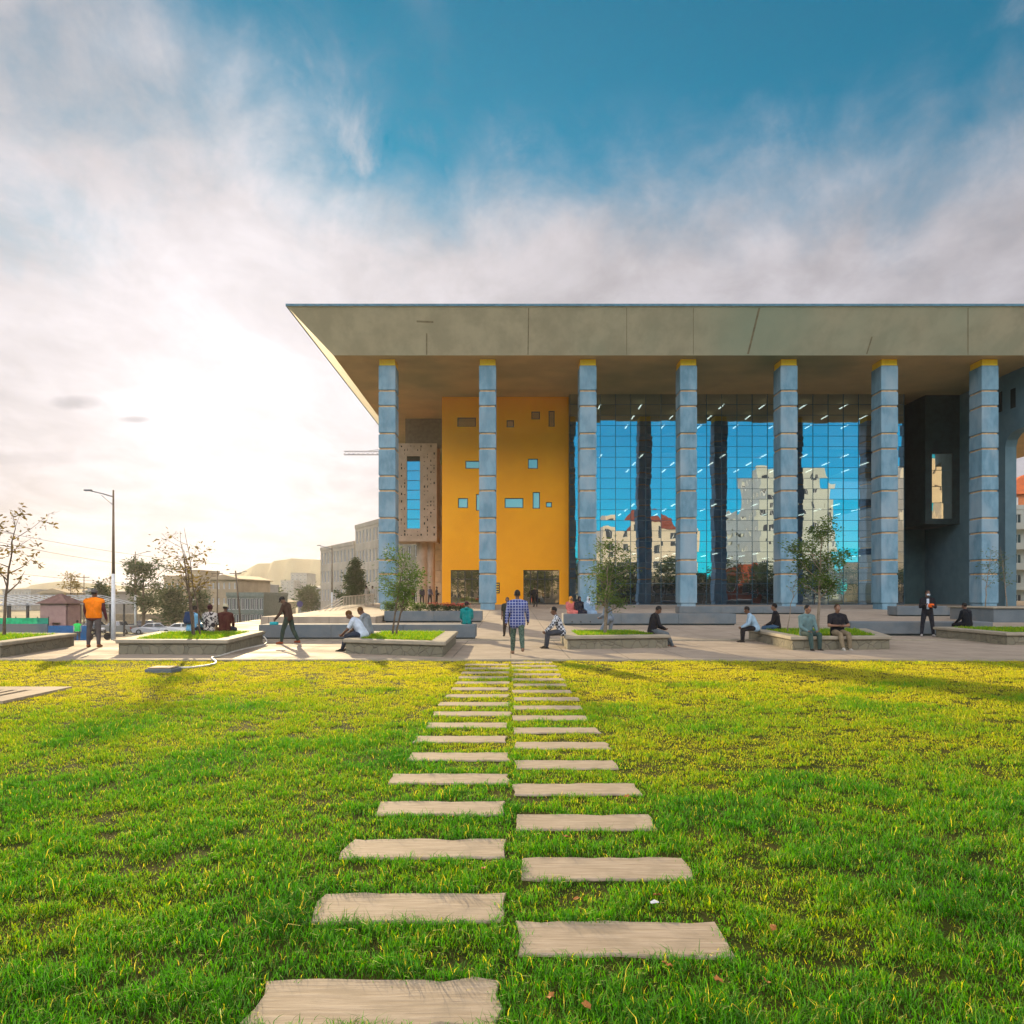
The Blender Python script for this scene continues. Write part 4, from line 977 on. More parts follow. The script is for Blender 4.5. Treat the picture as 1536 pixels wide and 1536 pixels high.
# standing and walking
x, y = px2(141, 971)
person('man in orange safety vest and cap standing with his back to the camera', x, y, 0, 6, 1.80, spread=7, thigh=(3, -6), knee=(2, 2), arm=(8, 6), abd=(10, 12), elb=(12, 14), inw=(10, 0),
       topm=cloth('dark red brown sleeves', (.10, .03, .035)), legm=Gry, hat=cloth('grey cap', (.14, .13, .12)), vest=cloth('orange high visibility vest', (.95, .24, .01)), bulk=1.2, headp=4, shoe=cloth('brown leather shoe', (.22, .08, .03)), heady=10)
x, y = px2(776, 981)
person('man in blue plaid shirt and dark green trousers walking away towards the library', x, y, 0, 3, 1.77, thigh=(10, -14), knee=(8, 22), spread=2, arm=(-10, 12), abd=(13, 13), elb=(14, 18), bulk=1.15, headp=4,
       topm=cloth('blue plaid shirt', (.035, .06, .22), 'plaid', (.34, .36, .48), 13), hem=.12, legm=cloth('dark green print trousers', (.04, .07, .055), 'print', (.10, .15, .11), 40), shoe=cloth('brown sandal', (.22, .13, .08)))
x, y = px2(433, 966)
def hold_bag(t, wr, fd, g, chest, fw, u):
    mb = MB(); p = wr[0] + fd[0] * .1
    mb.bbox(p.x - .05, p.x + .05, p.y - .14, p.y + .14, p.z - .13, p.z - .03, .02); b = mb.build('teal_box', cloth('teal bag', (.02, .35, .40)), t, False)
person('walker in dark jacket and slim green trousers looking down with a teal parcel in hand', x, y, 0, 78, 1.66, lean=12, headp=34, thigh=(20, -14), knee=(12, 14), spread=3, arm=(22, -12), abd=(6, 8), elb=(18, 10),
       top='jacket', topm=cloth('dark brown jacket', (.07, .04, .03)), legm=cloth('slim dark green trousers', (.04, .06, .045)), shoe=cloth('rust boots', (.28, .07, .03)), hat=cloth('black knit cap', (.03, .03, .03)), hold=hold_bag, vox=.013)
D = 29.5; 
person('slim youth in dark tee walking behind the plaid shirt man', WX(761, D), D, 0, 178, 1.55, thigh=(10, -8), knee=(8, 10), arm=(4, -4), topm=cloth('dark olive tee', (.035, .04, .03)), sleeve='short', legm=cloth('dark brown slacks', (.05, .04, .035)))
person('dark dressed person standing in front of the right glass doors', WX(803, 63.5), 63.5, zt(63.5), 160, 1.70, lean=5, headp=20, arm=(25, 15), elb=(70, 40), topm=Blk, legm=Blk)
D = 24.4
def pouch(t, wr, fd, g, chest, fw, u):
    p = chest - u * .12 + fw * .17 + V3(-.06, 0, 0); mb = MB(); mb.bbox(p.x - .13, p.x + .07, p.y - .05, p.y + .05, p.z - .09, p.z + .06, .025); mb.build('orange_pouch', cloth('orange pouch', (.75, .13, .02)), t)
    p = chest + fw * .135; mb = MB(); mb.bbox(p.x - .03, p.x + .055, p.y - .02, p.y + .012, p.z - .27, p.z + .13, .01); mb.build('shirt_front', White, t)
x, y = WX(1391, 29.6), 29.6
person('guard in black jacket with orange pouch and white face mask standing at the right', x, y, 0, 165, 1.82, spread=9, thigh=(2, 2), knee=(2, 2), arm=(12, 15), elb=(85, 95), inw=(35, 35), abd=(14, 14), top='jacket', topm=Blk, legm=cloth('black trousers', (.02, .022, .028)), mask=cloth('pale face mask', (.6, .68, .72)), hold=pouch, heady=-20, shoe=cloth('pale sneaker', (.35, .33, .3)))
# seated
def seat(label, px, D, rot, z0=0.0, **k):
    k.setdefault('thigh', (84, 84)); k.setdefault('knee', (82, 82)); k.setdefault('spread', 8); k.setdefault('arm', (14, 14)); k.setdefault('elb', (46, 46)); k.setdefault('inw', (25, 25))
    return person(label, WX(px, D), D, z0, rot, pose='sit', **k)
seat('man in light blue shirt with a navy backpack sitting on the planter edge facing away', 287, 25.45, -25, seat=.40, lean=10, headp=12, topm=cloth('light blue shirt', (.18, .42, .62)), legm=Jn, bag='pack', H=1.70)
seat('person in black and white patterned blouse sitting with back to the camera', 314, 25.6, 5, seat=.40, lean=6, headp=4, topm=cloth('black and white print', (.55, .50, .45), 'print', (.03, .025, .03), 9), legm=cloth('sand skirt cloth', (.45, .33, .18)), hair='bun', hairm=cloth('dark red headwrap', (.07, .025, .03)), H=1.76)
seat('person in maroon jacket with cream cap and blue mask sitting with back to the camera', 337, 25.7, -5, seat=.40, lean=5, top='jacket', topm=cloth('maroon jacket', (.075, .022, .018)), legm=Jn, hat=cloth('cream cap', (.5, .45, .3)), mask=cloth('blue mask', (.1, .3, .55)), H=1.78, bulk=1.1)
seat('man in pale tee hunched forward on the left corner of the planter', 545, 22.0, 84, seat=.40, lean=34, headp=22, topm=White, sleeve='short', legm=Jn, knee=(66, 70), arm=(30, 26), elb=(22, 26), hairm=cloth('ginger hair', (.11, .05, .015)), H=1.78, bulk=1.1)  # brownish ginger hair colour
seat('person in grey sweater with bowed head sitting behind the man in the pale tee', 553, 23.6, 72, seat=.40, lean=16, headp=34, topm=cloth('grey sweater', (.24, .27, .29)), legm=Jn, hairm=cloth('ginger hair', (.11, .05, .015)), H=1.80)
seat('person in teal hoodie sitting on the right end of the long bench facing away', 700, 28.0, 4, seat=.55, lean=4, headp=10, top='hoodie', topm=cloth('teal hoodie', (.01, .22, .21)), legm=Jn, H=1.62, hat=cloth('dark cap', (.05, .02, .03)))
seat('man in black and white checked shirt sitting on the planter corner facing left', 843, 23.2, 88, seat=.40, lean=22, headp=2, topm=cloth('black and white checks', (.03, .035, .05), 'check', (.5, .53, .55), 16), legm=cloth('charcoal cropped trousers', (.05, .055, .065)), knee=(80, 76), arm=(30, 34), elb=(16, 12), H=1.76)
seat('person in grey jacket and wide trousers standing bent behind the planter tree', 916, 29.5, 60, seat=.62, lean=20, headp=25, topm=cloth('blue grey jacket', (.16, .20, .24)), legm=cloth('blue grey trousers', (.17, .21, .25)), thigh=(40, 10), knee=(20, 10), H=1.7)
seat('man in black jacket sitting on the right end of the planter, looking down', 978, 24.0, -80, seat=.40, lean=12, headp=24, top='jacket', topm=Blk, legm=cloth('grey jeans', (.10, .12, .13)), thigh=(80, 76), knee=(55, 50), arm=(14, 14), elb=(50, 50), H=1.78, shoe=cloth('brown shoe', (.16, .07, .04)))
seat('man in light blue shirt with dark hair bent forward on the far left planter corner', 1134, 26.2, 78, seat=.40, lean=26, headp=8, topm=cloth('sky blue shirt', (.30, .44, .55)), legm=Blk, H=1.74, bulk=1.1)
seat('man in black jacket turned left, sitting on the back rim of the right planter', 1166, 27.0, 62, seat=.40, lean=8, headp=2, top='jacket', topm=Blk, legm=cloth('blue jeans', (.05, .10, .16)), H=1.80, skin=SK2)
seat('man in grey-green sweater sitting on the planter front facing the camera', 1209, 22.75, -168, seat=.40, lean=4, headp=4, heady=-25, topm=cloth('grey green sweater', (.12, .20, .20)), legm=cloth('dark green trousers', (.05, .085, .075)), knee=(84, 74), spread=6, H=1.80, skin=SK2, bulk=1.08)
seat('man in black polo with folded arms sitting on the planter front facing the camera', 1256, 22.9, -178, seat=.40, lean=-2, headp=4, topm=Blk, sleeve='short', legm=cloth('khaki trousers', (.20, .16, .10)), knee=(74, 60), spread=3, arm=(22, 22), elb=(62, 68), inw=(70, 70), abd=(16, 16), H=1.84, skin=SK2, bulk=1.1, shoe=cloth('pale trainers', (.38, .36, .30)), hairm=cloth('cropped hair', (.05, .03, .02)))
seat('heavy-set person in black sitting with back to the camera near the right planter', 1451, 29.2, 25, seat=.42, lean=8, headp=8, topm=cloth('black coat', (.012, .014, .018)), legm=Blk, H=1.78, bulk=1.2)
for (px, lab, c, hair) in ((856, 'woman in coral wrap and orange headscarf, leftmost of the three on the bench', (.5, .14, .12), (.6, .26, .05)), (869, 'woman in black cloak, middle of the three on the bench', (.02, .02, .03), (.02, .02, .03)), (883, 'woman in pale blue headscarf and cloak, rightmost of the three on the bench', (.20, .30, .40), (.50, .56, .62))):
    m1 = cloth('cloak %d' % px, c); seat(lab, px, 38.0, 200, seat=.55, z0=zt(38), topm=m1, skirt=m1, hair='scarf', hairm=cloth('scarf %d' % px, hair), H=1.66, bulk=1.15, group='women on the bench')
for i, (px, D, lab, c) in enumerate(((620, 72, 'dark figure standing under the perforated box, leftmost of the group', (.10, .03, .02)), (633, 73, 'small dark figure second from left under the perforated box', (.05, .045, .06)), (645, 71, 'figure in blue-grey beside the round column under the perforated box', (.10, .12, .18)), (655, 72, 'dark figure nearest the orange wall under the perforated box', (.03, .03, .04)))):
    person(lab, WX(px, D), D, zt(D), 150 + 40 * i, 1.68, topm=cloth('group top %d' % i, c), legm=Blk, arm=(10, 20), elb=(20, 40), group='people gathered under the perforated box', vox=.02)
for i, (px, lab) in enumerate(((549, 'pale figure standing by the railing, left of its pair'), (558, 'pale figure standing by the railing, right of its pair'))):
    person(lab, WX(px, 66), 66.4, zt(66), 60 + 80 * i, 1.72, topm=cloth('pale jacket', (.36, .32, .26)), legm=cloth('pale trousers', (.25, .22, .18)), group='pair by the railing', vox=.02, headp=12, elb=(40, 30))
person('distant worker in bright green vest by the blue barrier', WX(116, 56), 56, zr(56) + .05, 30, 1.70, topm=cloth('white sleeves', (.5, .5, .5)), legm=Gry, vest=cloth('green high visibility vest', (.05, .75, .15)), vox=.02)

# ---------------------------------------------------------------- lamps, wires, railing
def lamp(label, px, pybase, pytop, D, arm, lower_white=True):
    zb_ = zr(D); h = WZ(pytop, D) - zb_; t = thing('street_lamp', label, 'street lamp', (WX(px, D), D, zb_), 0, 'street lamps along the road')
    MB().tube([(0, 0, 0), (0, 0, h * .45)], [.17, .13], 12).build('lower_post', M['white_metal'], t, True)
    MB().tube([(0, 0, h * .45), (0, 0, h)], [.12, .06], 10).build('post', mat('brown metal', (.20, .14, .09), .5, metal=.3), t, True)
    MB().tube([(0, 0, h * .955), (arm * .35, 0, h * .975), (arm * .8, 0, h * .995)], [.05, .045, .04], 8).build('arm', M['grey_metal'], t, True)
    MB().tube([(0, 0, h * .90), (arm * .4, 0, h * .965)], .03, 6).build('brace', M['grey_metal'], t, True)
    mb = MB(); a0, a1 = sorted((arm * .74, arm * 1.0)); mb.bbox(a0, a1, -.13, .13, h * .995 - .02, h * .995 + .1, .03); mb.build('lamp_head', M['grey_metal'], t)
lamp('tall street lamp with white lower post right of the orange vest man', 170, 962, 735, 58, -2.2)
lamp('smaller farther street lamp with arm to the right, before the broad dark tree', 203, 948, 827, 117, 2.3)
lamp('distant street lamp with arm to the left in front of the stone apartments', 498, 925, 818, 118, -2.3)
lamp('distant slim street lamp between the tan building and the street', 353, 935, 857, 150, 2.3)
def pole(label, x, y, z, h, r=.12, lean=0):
    t = thing('utility_pole', label, 'pole', (x, y, z)); MB().tube([(0, 0, 0), (lean, 0, h)], [r, r * .7], 8).build('shaft', M['bark'], t, True)
    MB().box(-.9 + lean, .9 + lean, -.06, .06, h - .5, h - .38).build('crossarm', M['bark'], t)
pole('wooden utility pole before the tan gabled building', WX(326, 120), 120, zr(120), WZ(856, 120) - zr(120))
pole('leaning dark utility pole right of the tan gabled building', WX(362, 118), 118, zr(118), WZ(856, 118) - zr(118), .16, -.9)
pole('thin far pole behind the canopy, left of the orange vest man', WX(126, 130), 130, zr(130), WZ(862, 130) - zr(130), .1)
def wire(label, a, b, sag):
    pts = [(Vector(a).lerp(Vector(b), i / 14) - Vector((0, 0, sag * 4 * (i / 14) * (1 - i / 14)))) for i in range(15)]
    tag(MB().tube(pts, .022, 4).build('power_line', M['steel_dark']), label, 'cable', 'overhead power lines')
wire('upper overhead power line crossing the sky behind the tall lamp', (WX(-60, 90), 90, WZ(785, 90)), (WX(330, 120), 120, WZ(846, 120)), .6)
wire('lower overhead power line crossing the sky behind the tall lamp', (WX(-60, 92), 92, WZ(800, 92)), (WX(330, 120.2), 120.2, WZ(858, 120)), .9)
wire('power line running low over the canopy roof', (WX(-40, 100), 100, WZ(853, 100)), (WX(326, 121), 121, WZ(882, 121)), .4)
t = thing('railing', 'metal bar railing of the stairs left of the first column', 'railing', (WX(515, 57), 57, zt(57)))
x0, x1, y0, y1 = WX(514, 57), WX(560, 66), 57, 66; mb = MB()
for i in range(23):
    f = i / 22; px_, py_ = (x1 - x0) * f, (y1 - y0) * f; z_ = zt(57 + py_) - zt(57); mb.tube([(px_, py_, z_ - .05), (px_, py_, z_ + 1.0)], .022, 5)
for zz_ in (.12, 1.0): mb.tube([(0, 0, zz_), (x1 - x0, y1 - y0, zz_ + zt(66) - zt(57))], .03, 6)
mb.build('bar_panel', M['pale'], t)
mb = MB()
for k in range(5):
    zz_ = 1.0 - k * .21; mb.tube([(-.03, -.05, zz_), (WX(466, 50) - x0, -7, -.25 - k * .19)], .03, 6)
mb.build('slanted_rail', M['pale'], t)

# ---------------------------------------------------------------- vehicles
paint = {k: mat('car paint ' + k, c, .3, tuple(v * .95 for v in c), spec=.6) for k, c in dict(silver=(.42, .43, .44), white=(.68, .68, .66), grey=(.20, .20, .19), dark=(.05, .06, .08), red=(.40, .05, .04)).items()}
M['autoglass'] = mat('car window', (.03, .04, .05), .08, spec=.9); M['tyre'] = mat('tyre rubber', (.02, .02, .02), .9); M['headlamp'] = mat('headlamp lens', (.6, .6, .58), .15, spec=.8); M['tail'] = mat('tail lamp', (.4, .02, .02), .3)
def car(label, x, y, z, rot, col, kind='hatch', name='parked_car', cat='car', group='cars parked beside the road'):
    t = thing(name, label, cat, (x, y, z), R(rot), group)
    # profile along length (front = +X); (x, z, halfwidth)
    if kind == 'pickup': P_ = [(2.55, .45, .78), (2.6, .75, .84), (2.45, 1.0, .84), (1.35, 1.12, .84), (.75, 1.68, .66), (-.65, 1.72, .66), (-.95, 1.12, .84), (-.96, 1.10, .85), (-2.5, 1.08, .85), (-2.6, .55, .82)]
    elif kind == 'van': P_ = [(2.2, .4, .78), (2.28, .8, .84), (1.9, 1.1, .84), (1.2, 1.9, .74), (-2.1, 1.95, .76), (-2.25, 1.2, .84), (-2.25, .45, .82)]
    else: P_ = [(2.1, .38, .74), (2.18, .62, .82), (1.95, .82, .84), (1.05, .95, .84), (.35, 1.42, .62), (-1.2, 1.46, .62), (-1.85, 1.0, .82), (-2.1, .92, .82), (-2.12, .42, .78)]
    zlow = .24; n = len(P_); L = [(a, -w, zz_) for a, zz_, w in P_]; Rr = [(a, w, zz_) for a, zz_, w in P_]
    mb = MB(); fr, bk = P_[0][0], P_[-1][0]
    sideL = L + [(bk + .05, -.76, zlow), (fr - .05, -.76, zlow)]; sideR = Rr + [(bk + .05, .76, zlow), (fr - .05, .76, zlow)]; m = len(sideL)
    mb.add(sideL + sideR, [tuple(range(m)), tuple(range(2 * m - 1, m - 1, -1))] + [(i, m + i, m + (i + 1) % m, (i + 1) % m) for i in range(m)])
    b = mb.build('body', col, t, False); bm = bmesh.new(); bm.from_mesh(b.data); bmesh.ops.recalc_face_normals(bm, faces=bm.faces); bmesh.ops.triangulate(bm, faces=[f for f in bm.faces if len(f.verts) > 4]); bm.to_mesh(b.data); bm.free()
    bv = b.modifiers.new('b', 'BEVEL'); bv.width = .05; bv.segments = 2; bv.limit_method = 'ANGLE'; bv.angle_limit = R(25)
    def quadp(nm, q, off=.012, mt=None):
        q = [Vector(v) for v in q]; nrm = (q[1] - q[0]).cross(q[2] - q[0]).normalized(); c = sum(q, Vector()) / len(q)
        if nrm.dot(c - Vector((0, 0, .9))) < 0: nrm = -nrm
        q = [c + (v - c) * .88 for v in q]; MB().loft([[v - nrm * .01 for v in q], [v + nrm * off for v in q]]).build(nm, mt or M['autoglass'], t)
    i = {'pickup': 3, 'van': 2, 'hatch': 3}[kind]; A_, B_, C_, D_ = P_[i], P_[i + 1], P_[i + 2], P_[i + 3]
    quadp('windscreen', [(A_[0], -A_[2], A_[1]), (A_[0], A_[2], A_[1]), (B_[0], B_[2], B_[1]), (B_[0], -B_[2], B_[1])])
    quadp('rear_window', [(D_[0], -D_[2], D_[1]), (D_[0], D_[2], D_[1]), (C_[0], C_[2], C_[1]), (C_[0], -C_[2], C_[1])])
    for s in (-1, 1):
        mid = (A_[0] + D_[0]) / 2 - .1
        quadp('side_window', [(A_[0] - .1, s * A_[2], A_[1] + .03), (mid + .05, s * .84, A_[1] + .05), (mid + .05, s * B_[2], B_[1] - .05), (B_[0] - .03, s * B_[2], B_[1] - .06)])
        quadp('side_window', [(mid - .02, s * .84, A_[1] + .05), (D_[0] + .12, s * D_[2], D_[1] + .05), (C_[0] + .03, s * C_[2], C_[1] - .07), (mid - .02, s * B_[2], B_[1] - .05)])
        MB().bbox(fr - .12, fr + .05, s * .68 - .13, s * .68 + .13, P_[1][1] - .1, P_[1][1] + .07, .03).build('headlight', M['headlamp'], t)
        MB().bbox(bk - .03, bk + .1, s * .68 - .1, s * .68 + .1, .7, .88, .02).build('tail_light', M['tail'], t)
        for wx_ in (fr - .82, bk + .80):
            w = MB().tube([(wx_, s * .62, .33), (wx_, s * .86, .33)], .33, 18).build('wheel', M['tyre'], t)
            MB().tube([(wx_, s * .86, .33), (wx_, s * .875, .33)], .2, 12).build('rim', M['grey_metal'], w)
    return t
def at(px, D): return WX(px, D), D, zr(D) + .055
car('brown-grey pickup truck parked behind the tall lamp post', *at(178, 106), 165, paint['grey'], 'pickup')
car('silver hatchback parked right of the pickup truck', *at(226, 100), 195, paint['silver'])
car('white hatchback behind the man with the navy backpack', *at(268, 96), 190, paint['white'])
car('pale car partly hidden by the patterned blouse person', *at(306, 92), 200, paint['silver'])
car('dark car far behind the orange vest man', *at(138, 112), 160, paint['dark'])
car('grey van far down the street near the red sign', *at(402, 170), 100, paint['grey'], 'van')
car('blue-grey car behind the pickup roof', *at(214, 122), 180, paint['dark'])
t = thing('motorcycle', 'dark motorcycle parked between the orange vest man and the pickup', 'motorcycle', (WX(148, 62), 62, zr(62) + .05), R(30))
for s in (-.65, .65):
    w = MB().tube([(s, -.05, .3), (s, .05, .3)], .3, 16).build('wheel', M['tyre'], t)
MB().tube([(-.65, 0, .3), (-.2, 0, .62), (.4, 0, .75), (.65, 0, .3)], [.04, .09, .07, .03], 8).build('frame', M['steel_dark'], t)
MB().cap((-.6, 0, .82), .1, (0, 0, .8), .12).build('saddle', M['tyre'], t); MB().cap((.05, 0, .85), .15, (.35, 0, .9), .12).build('fuel_tank', paint['white'], t); MB().tube([(.45, -.3, 1.05), (.5, 0, 1.0), (.45, .3, 1.05)], .02, 6).build('handlebar', M['steel_dark'], t)

# ---------------------------------------------------------------- canopy, kiosk, fences at left
t = thing('market_canopy', 'open steel canopy with white slatted roof and posts left of the orange vest man', 'canopy', (WX(40, 66), 66, zr(66)))
ca = Vector((WX(-70, 62), 62, 0)); cb = Vector((WX(195, 84), 84, 0)); o_ = t.location
cz = WZ(908, 66); rz = WZ(893, 70)
mb = MB(); ax = (cb - ca); Ln = ax.length; ax.normalize(); nv = Vector((-ax.y, ax.x, 0))
n = 20
for i in range(n):
    p = ca + ax * (Ln * i / (n - 1)); a = p + Vector((0, 0, cz)) - nv * .5; m_ = p + nv * 3.5 + Vector((0, 0, rz)); b_ = p + nv * 7.5 + Vector((0, 0, cz))
    mb.tube([a - o_, m_ - o_], .03, 4); mb.tube([m_ - o_, b_ - o_], .03, 4)
for (d, z_) in ((-.5, cz), (1.5, cz + (rz - cz) * .5), (3.5, rz), (5.5, cz + (rz - cz) * .5), (7.5, cz)):
    mb.tube([ca + nv * d + Vector((0, 0, z_)) - o_, cb + nv * d + Vector((0, 0, z_)) - o_], .05, 5)
mb.build('roof_frame', M['white_metal'], t)
for i in range(10):
    p = ca + ax * (Ln * (i + .3) / 10); 
    for d in (-.4, 7.4):
        q = p + nv * d; MB().tube([(q.x - o_.x, q.y - o_.y, zr(q.y) - o_.z - .1), (q.x - o_.x, q.y - o_.y, cz - o_.z)], .11, 8).build('post', M['steel_dark'], t)
D = 60; t = thing('kiosk', 'small pinkish kiosk with a hipped roof beside the blue barrier', 'kiosk', (WX(91, D), D, zr(D)))
w = 19 / FP * D; hk = WZ(905, D) - zr(D); mb = MB(); km = mat('pink kiosk wall', (.36, .22, .19), .8, (.30, .18, .16), 2)
wall_open(mb, -w, w, 0, hk, -w, [(-w * .1, w * .55, .0, 1.5)], .3); mb.box(-w, w, -w + .3, w, 0, hk); mb.build('wall', km, t)
MB().loft([[(-w - .25, -w - .25, hk), (w + .25, -w - .25, hk), (w + .25, w + .25, hk), (-w - .25, w + .25, hk)], [(-.1, -.1, hk + .75), (.1, -.1, hk + .75), (.1, .1, hk + .75), (-.1, .1, hk + .75)]]).build('roof', mat('kiosk roof', (.20, .11, .09), .8), t)
MB().box(-w * .1, w * .55, -w + .31, -w + .33, 0, 1.5).build('door', mat('maroon door', (.12, .03, .03), .6), t)
bl = mat('blue painted sheet', (.015, .12, .30), .5); gn = mat('green netting', (.03, .45, .33), .8, trans=.5)
D = 57; tag(MB().box(WX(72, D), WX(131, D), D, D + .12, zr(D) - .1, WZ(938.5, D)).build('site_barrier', bl), 'blue sheet metal barrier in front of the kiosk', 'barrier')
t = thing('green_fence', 'bright green netting fence on a low grey wall at far left', 'fence', (WX(20, 58), 58, zr(58))); x0, x1 = WX(-60, 58) - t.location.x, WX(71, 58) - t.location.x
MB().box(x0, x1, 0, .2, -.1, WZ(936, 58) - zr(58)).build('wall', M['bench'], t); MB().box(x0, x1, .08, .11, WZ(936, 58) - zr(58), WZ(927, 58) - zr(58)).build('netting', gn, t)
for i in range(9):
    xx = x0 + (x1 - x0) * i / 8; MB().tube([(xx, .15, WZ(936, 58) - zr(58) - .02), (xx, .15, WZ(925, 58) - zr(58))], .035, 6).build('post', M['steel_dark'], t)
tag(MB().bbox(WX(150, 128), WX(330, 128), 128, 129, zr(128) - .2, WZ(921, 128), .05).build('embankment_wall', mat('brown retaining wall', (.26, .20, .13), .9)), 'low brown retaining wall behind the parked cars', 'wall')

# ---------------------------------------------------------------- buildings
def block(label, x, y, z, w, d, h, rot, rows, cols, wm, name='apartment_building', cat='building', win=(.55, .5), roof='flat', roofm=None, group=None, sides=True, sidecols=None, base=None, winm=None, balcony=False):
    """box building, front facing -Y locally, origin at front-left base corner; each window a part set in a real recess"""
    t = thing(name, label, cat, (x, y, z), R(rot), group); mb = MB(); ops = []; fh = h / rows
    for r in range(rows):
        for c in range(cols):
            cw_ = w / cols; ww, wh = cw_ * win[0], fh * win[1]; x0 = c * cw_ + (cw_ - ww) / 2; z0 = r * fh + (fh - wh) * .55; ops.append((x0, x0 + ww, z0, z0 + wh))
    wall_open(mb, 0, w, -2.0, h, 0, ops, .3); mb.add([(0, 0, -2), (0, 0, h), (0, d, h), (0, d, -2)], [(0, 1, 2, 3)])
    sops = []; sc = sidecols or 0
    tmp = MB()
    if sc:
        for r in range(rows):
            for c in range(sc):
                cw_ = d / sc; ww, wh = cw_ * win[0], fh * win[1]; x0 = c * cw_ + (cw_ - ww) / 2; z0 = r * fh + (fh - wh) * .55; sops.append((x0, x0 + ww, z0, z0 + wh))
    wall_open(tmp, 0, d, -2.0, h, 0, sops, .3)
    mb.add([(w - p[1], p[0], p[2]) for p in tmp.v], tmp.f)
    tmp = MB(); wall_open(tmp, 0, d, -2.0, h, 0, sops, .3); o2 = [(p[1], d - p[0], p[2]) for p in tmp.v]
    mb.f = mb.f[:]  # left side carries windows too
    mb.add([(0 + q[0], q[1], q[2]) for q in o2], tmp.f) if sc else None
    mb.add([(0, d, -2), (w, d, -2), (w, d, h), (0, d, h)], [(3, 2, 1, 0)]); mb.add([(0, 0, h), (w, 0, h), (w, d, h), (0, d, h)], [(0, 1, 2, 3)])
    mb.build('wall', wm, t)
    pm = winm or M['pane_dark']; proto = None
    def place(mk, ox, oy, oz, rz):
        o = mk.copy(); C.objects.link(o); o.parent = t; o.location = (ox, oy, oz); o.rotation_euler = (0, 0, rz)
    def proto_win(ww, wh):
        m_ = MB(); f = .06; m_.box(0, ww, .16, .18, 0, wh, 1)
        for q in ((0, ww, 0, f), (0, ww, wh - f, wh), (0, f, f, wh - f), (ww - f, ww, f, wh - f), (ww / 2 - f / 2, ww / 2 + f / 2, f, wh - f)): m_.box(q[0], q[1], .10, .15, q[2], q[3], 0)
        return m_.build('window', [M['white_metal'], pm], t)
    if ops:
        w0 = proto_win(ops[0][1] - ops[0][0], ops[0][3] - ops[0][2]); w0.location = (ops[0][0], 0, ops[0][2])
        for q in ops[1:]: place(w0, q[0], 0, q[2], 0)
    if sops and len(ops) + 2 * len(sops) < 140:
        w0 = proto_win(sops[0][1] - sops[0][0], sops[0][3] - sops[0][2]); w0.location = (w, sops[0][0], sops[0][2]); w0.rotation_euler = (0, 0, R(90))
        for q in sops[1:]: place(w0, w, q[0], q[2], R(90))
        for q in sops: place(w0, 0, d - q[0], q[2], R(-90))
    if balcony:
        for r in range(1, rows):
            MB().bbox(w * .1, w * .9, -1.1, -.003, r * fh - .1, r * fh + .9, .03).build('balcony', wm, t)
    if roof == 'flat':
        m_ = MB()
        for q in ((-.1, w + .1, -.1, .2), (-.1, w + .1, d - .2, d + .1), (-.1, .2, .2, d - .2), (w - .2, w + .1, .2, d - .2)): m_.box(q[0], q[1], q[2], q[3], h - .05, h + .6)
        m_.build('parapet', wm, t)
    elif roof == 'gable':
        e_ = .5; MB().add([(-e_, -e_, h), (w + e_, -e_, h), (w + e_, d + e_, h), (-e_, d + e_, h), (w / 2, -e_, h + w * .16), (w / 2, d + e_, h + w * .16), (-e_, -e_, h - .2), (w + e_, -e_, h - .2), (w + e_, d + e_, h - .2), (-e_, d + e_, h - .2)],
            [(0, 1, 4), (2, 3, 5), (1, 2, 5, 4), (3, 0, 4, 5), (6, 9, 8, 7), (6, 7, 1, 0), (7, 8, 2, 1), (8, 9, 3, 2), (9, 6, 0, 3)]).build('roof', roofm or wm, t)
    elif roof == 'hip':
        e_ = .8; MB().loft([[(-e_, -e_, h), (w + e_, -e_, h), (w + e_, d + e_, h), (-e_, d + e_, h)], [(w * .3, d * .45, h + w * .2), (w * .7, d * .45, h + w * .2), (w * .7, d * .55, h + w * .2), (w * .3, d * .55, h + w * .2)]]).build('roof', roofm or wm, t)
    elif roof == 'arch':
        n_ = 12; r1 = [(w * .2 + w * .6 * i / n_, -.4, h + w * .16 * math.sin(math.pi * i / n_)) for i in range(n_ + 1)]; r2 = [(a, d, c) for a, b_, c in r1]; k = n_ + 1
        MB().add(r1 + r2, [(i, i + 1, k + i + 1, k + i) for i in range(n_)] + [tuple(range(n_, -1, -1)), tuple(range(k, 2 * k))]).build('roof', roofm or wm, t)
    return t
tan = mat('tan render wall', (.36, .28, .18), .85, (.28, .22, .14), .4, third=(.23, .18, .12), s3=.1); stonew = mat('pale stone facade', (.50, .43, .33), .85, (.42, .36, .27), .6, third=(.36, .31, .24), s3=.15)
greyw = mat('grey rendered wall', (.30, .29, .26), .85, (.24, .23, .21), .3); creamw = mat('cream rendered wall', (.66, .55, .42), .8, (.58, .49, .38), .4); palew = mat('pale grey-green wall', (.50, .52, .46), .8, (.44, .46, .41), .3); redm = mat('red roof sheet', (.62, .14, .03), .7, (.5, .11, .03), 1)
def Bk(label, px0, px1, pyt, D, rows, cols, wm, dep=14, **k):
    x0, x1 = WX(px0, D), WX(px1, D); z0 = zr(D) if px1 < 600 else .5; return block(label, x0, D, z0, x1 - x0, dep, WZ(pyt, D) - z0, 0, rows, cols, wm, **k)
Bk('wide tan building behind the broad tree', 246, 318, 868, 150, 3, 9, tan, 16, win=(.3, .4))
Bk('tan gabled building with a pitched roof behind the utility poles', 316, 356, 868, 146, 3, 5, tan, 20, roof='gable', win=(.3, .4))
Bk('narrow tan block right of the gabled building', 357, 373, 876, 165, 3, 2, greyw, 14, win=(.4, .4))
Bk('low glazed building behind the people with their backs to us', 340, 395, 894, 128, 2, 8, mat('grey green glazing wall', (.16, .20, .17), .4), 14, win=(.8, .7))
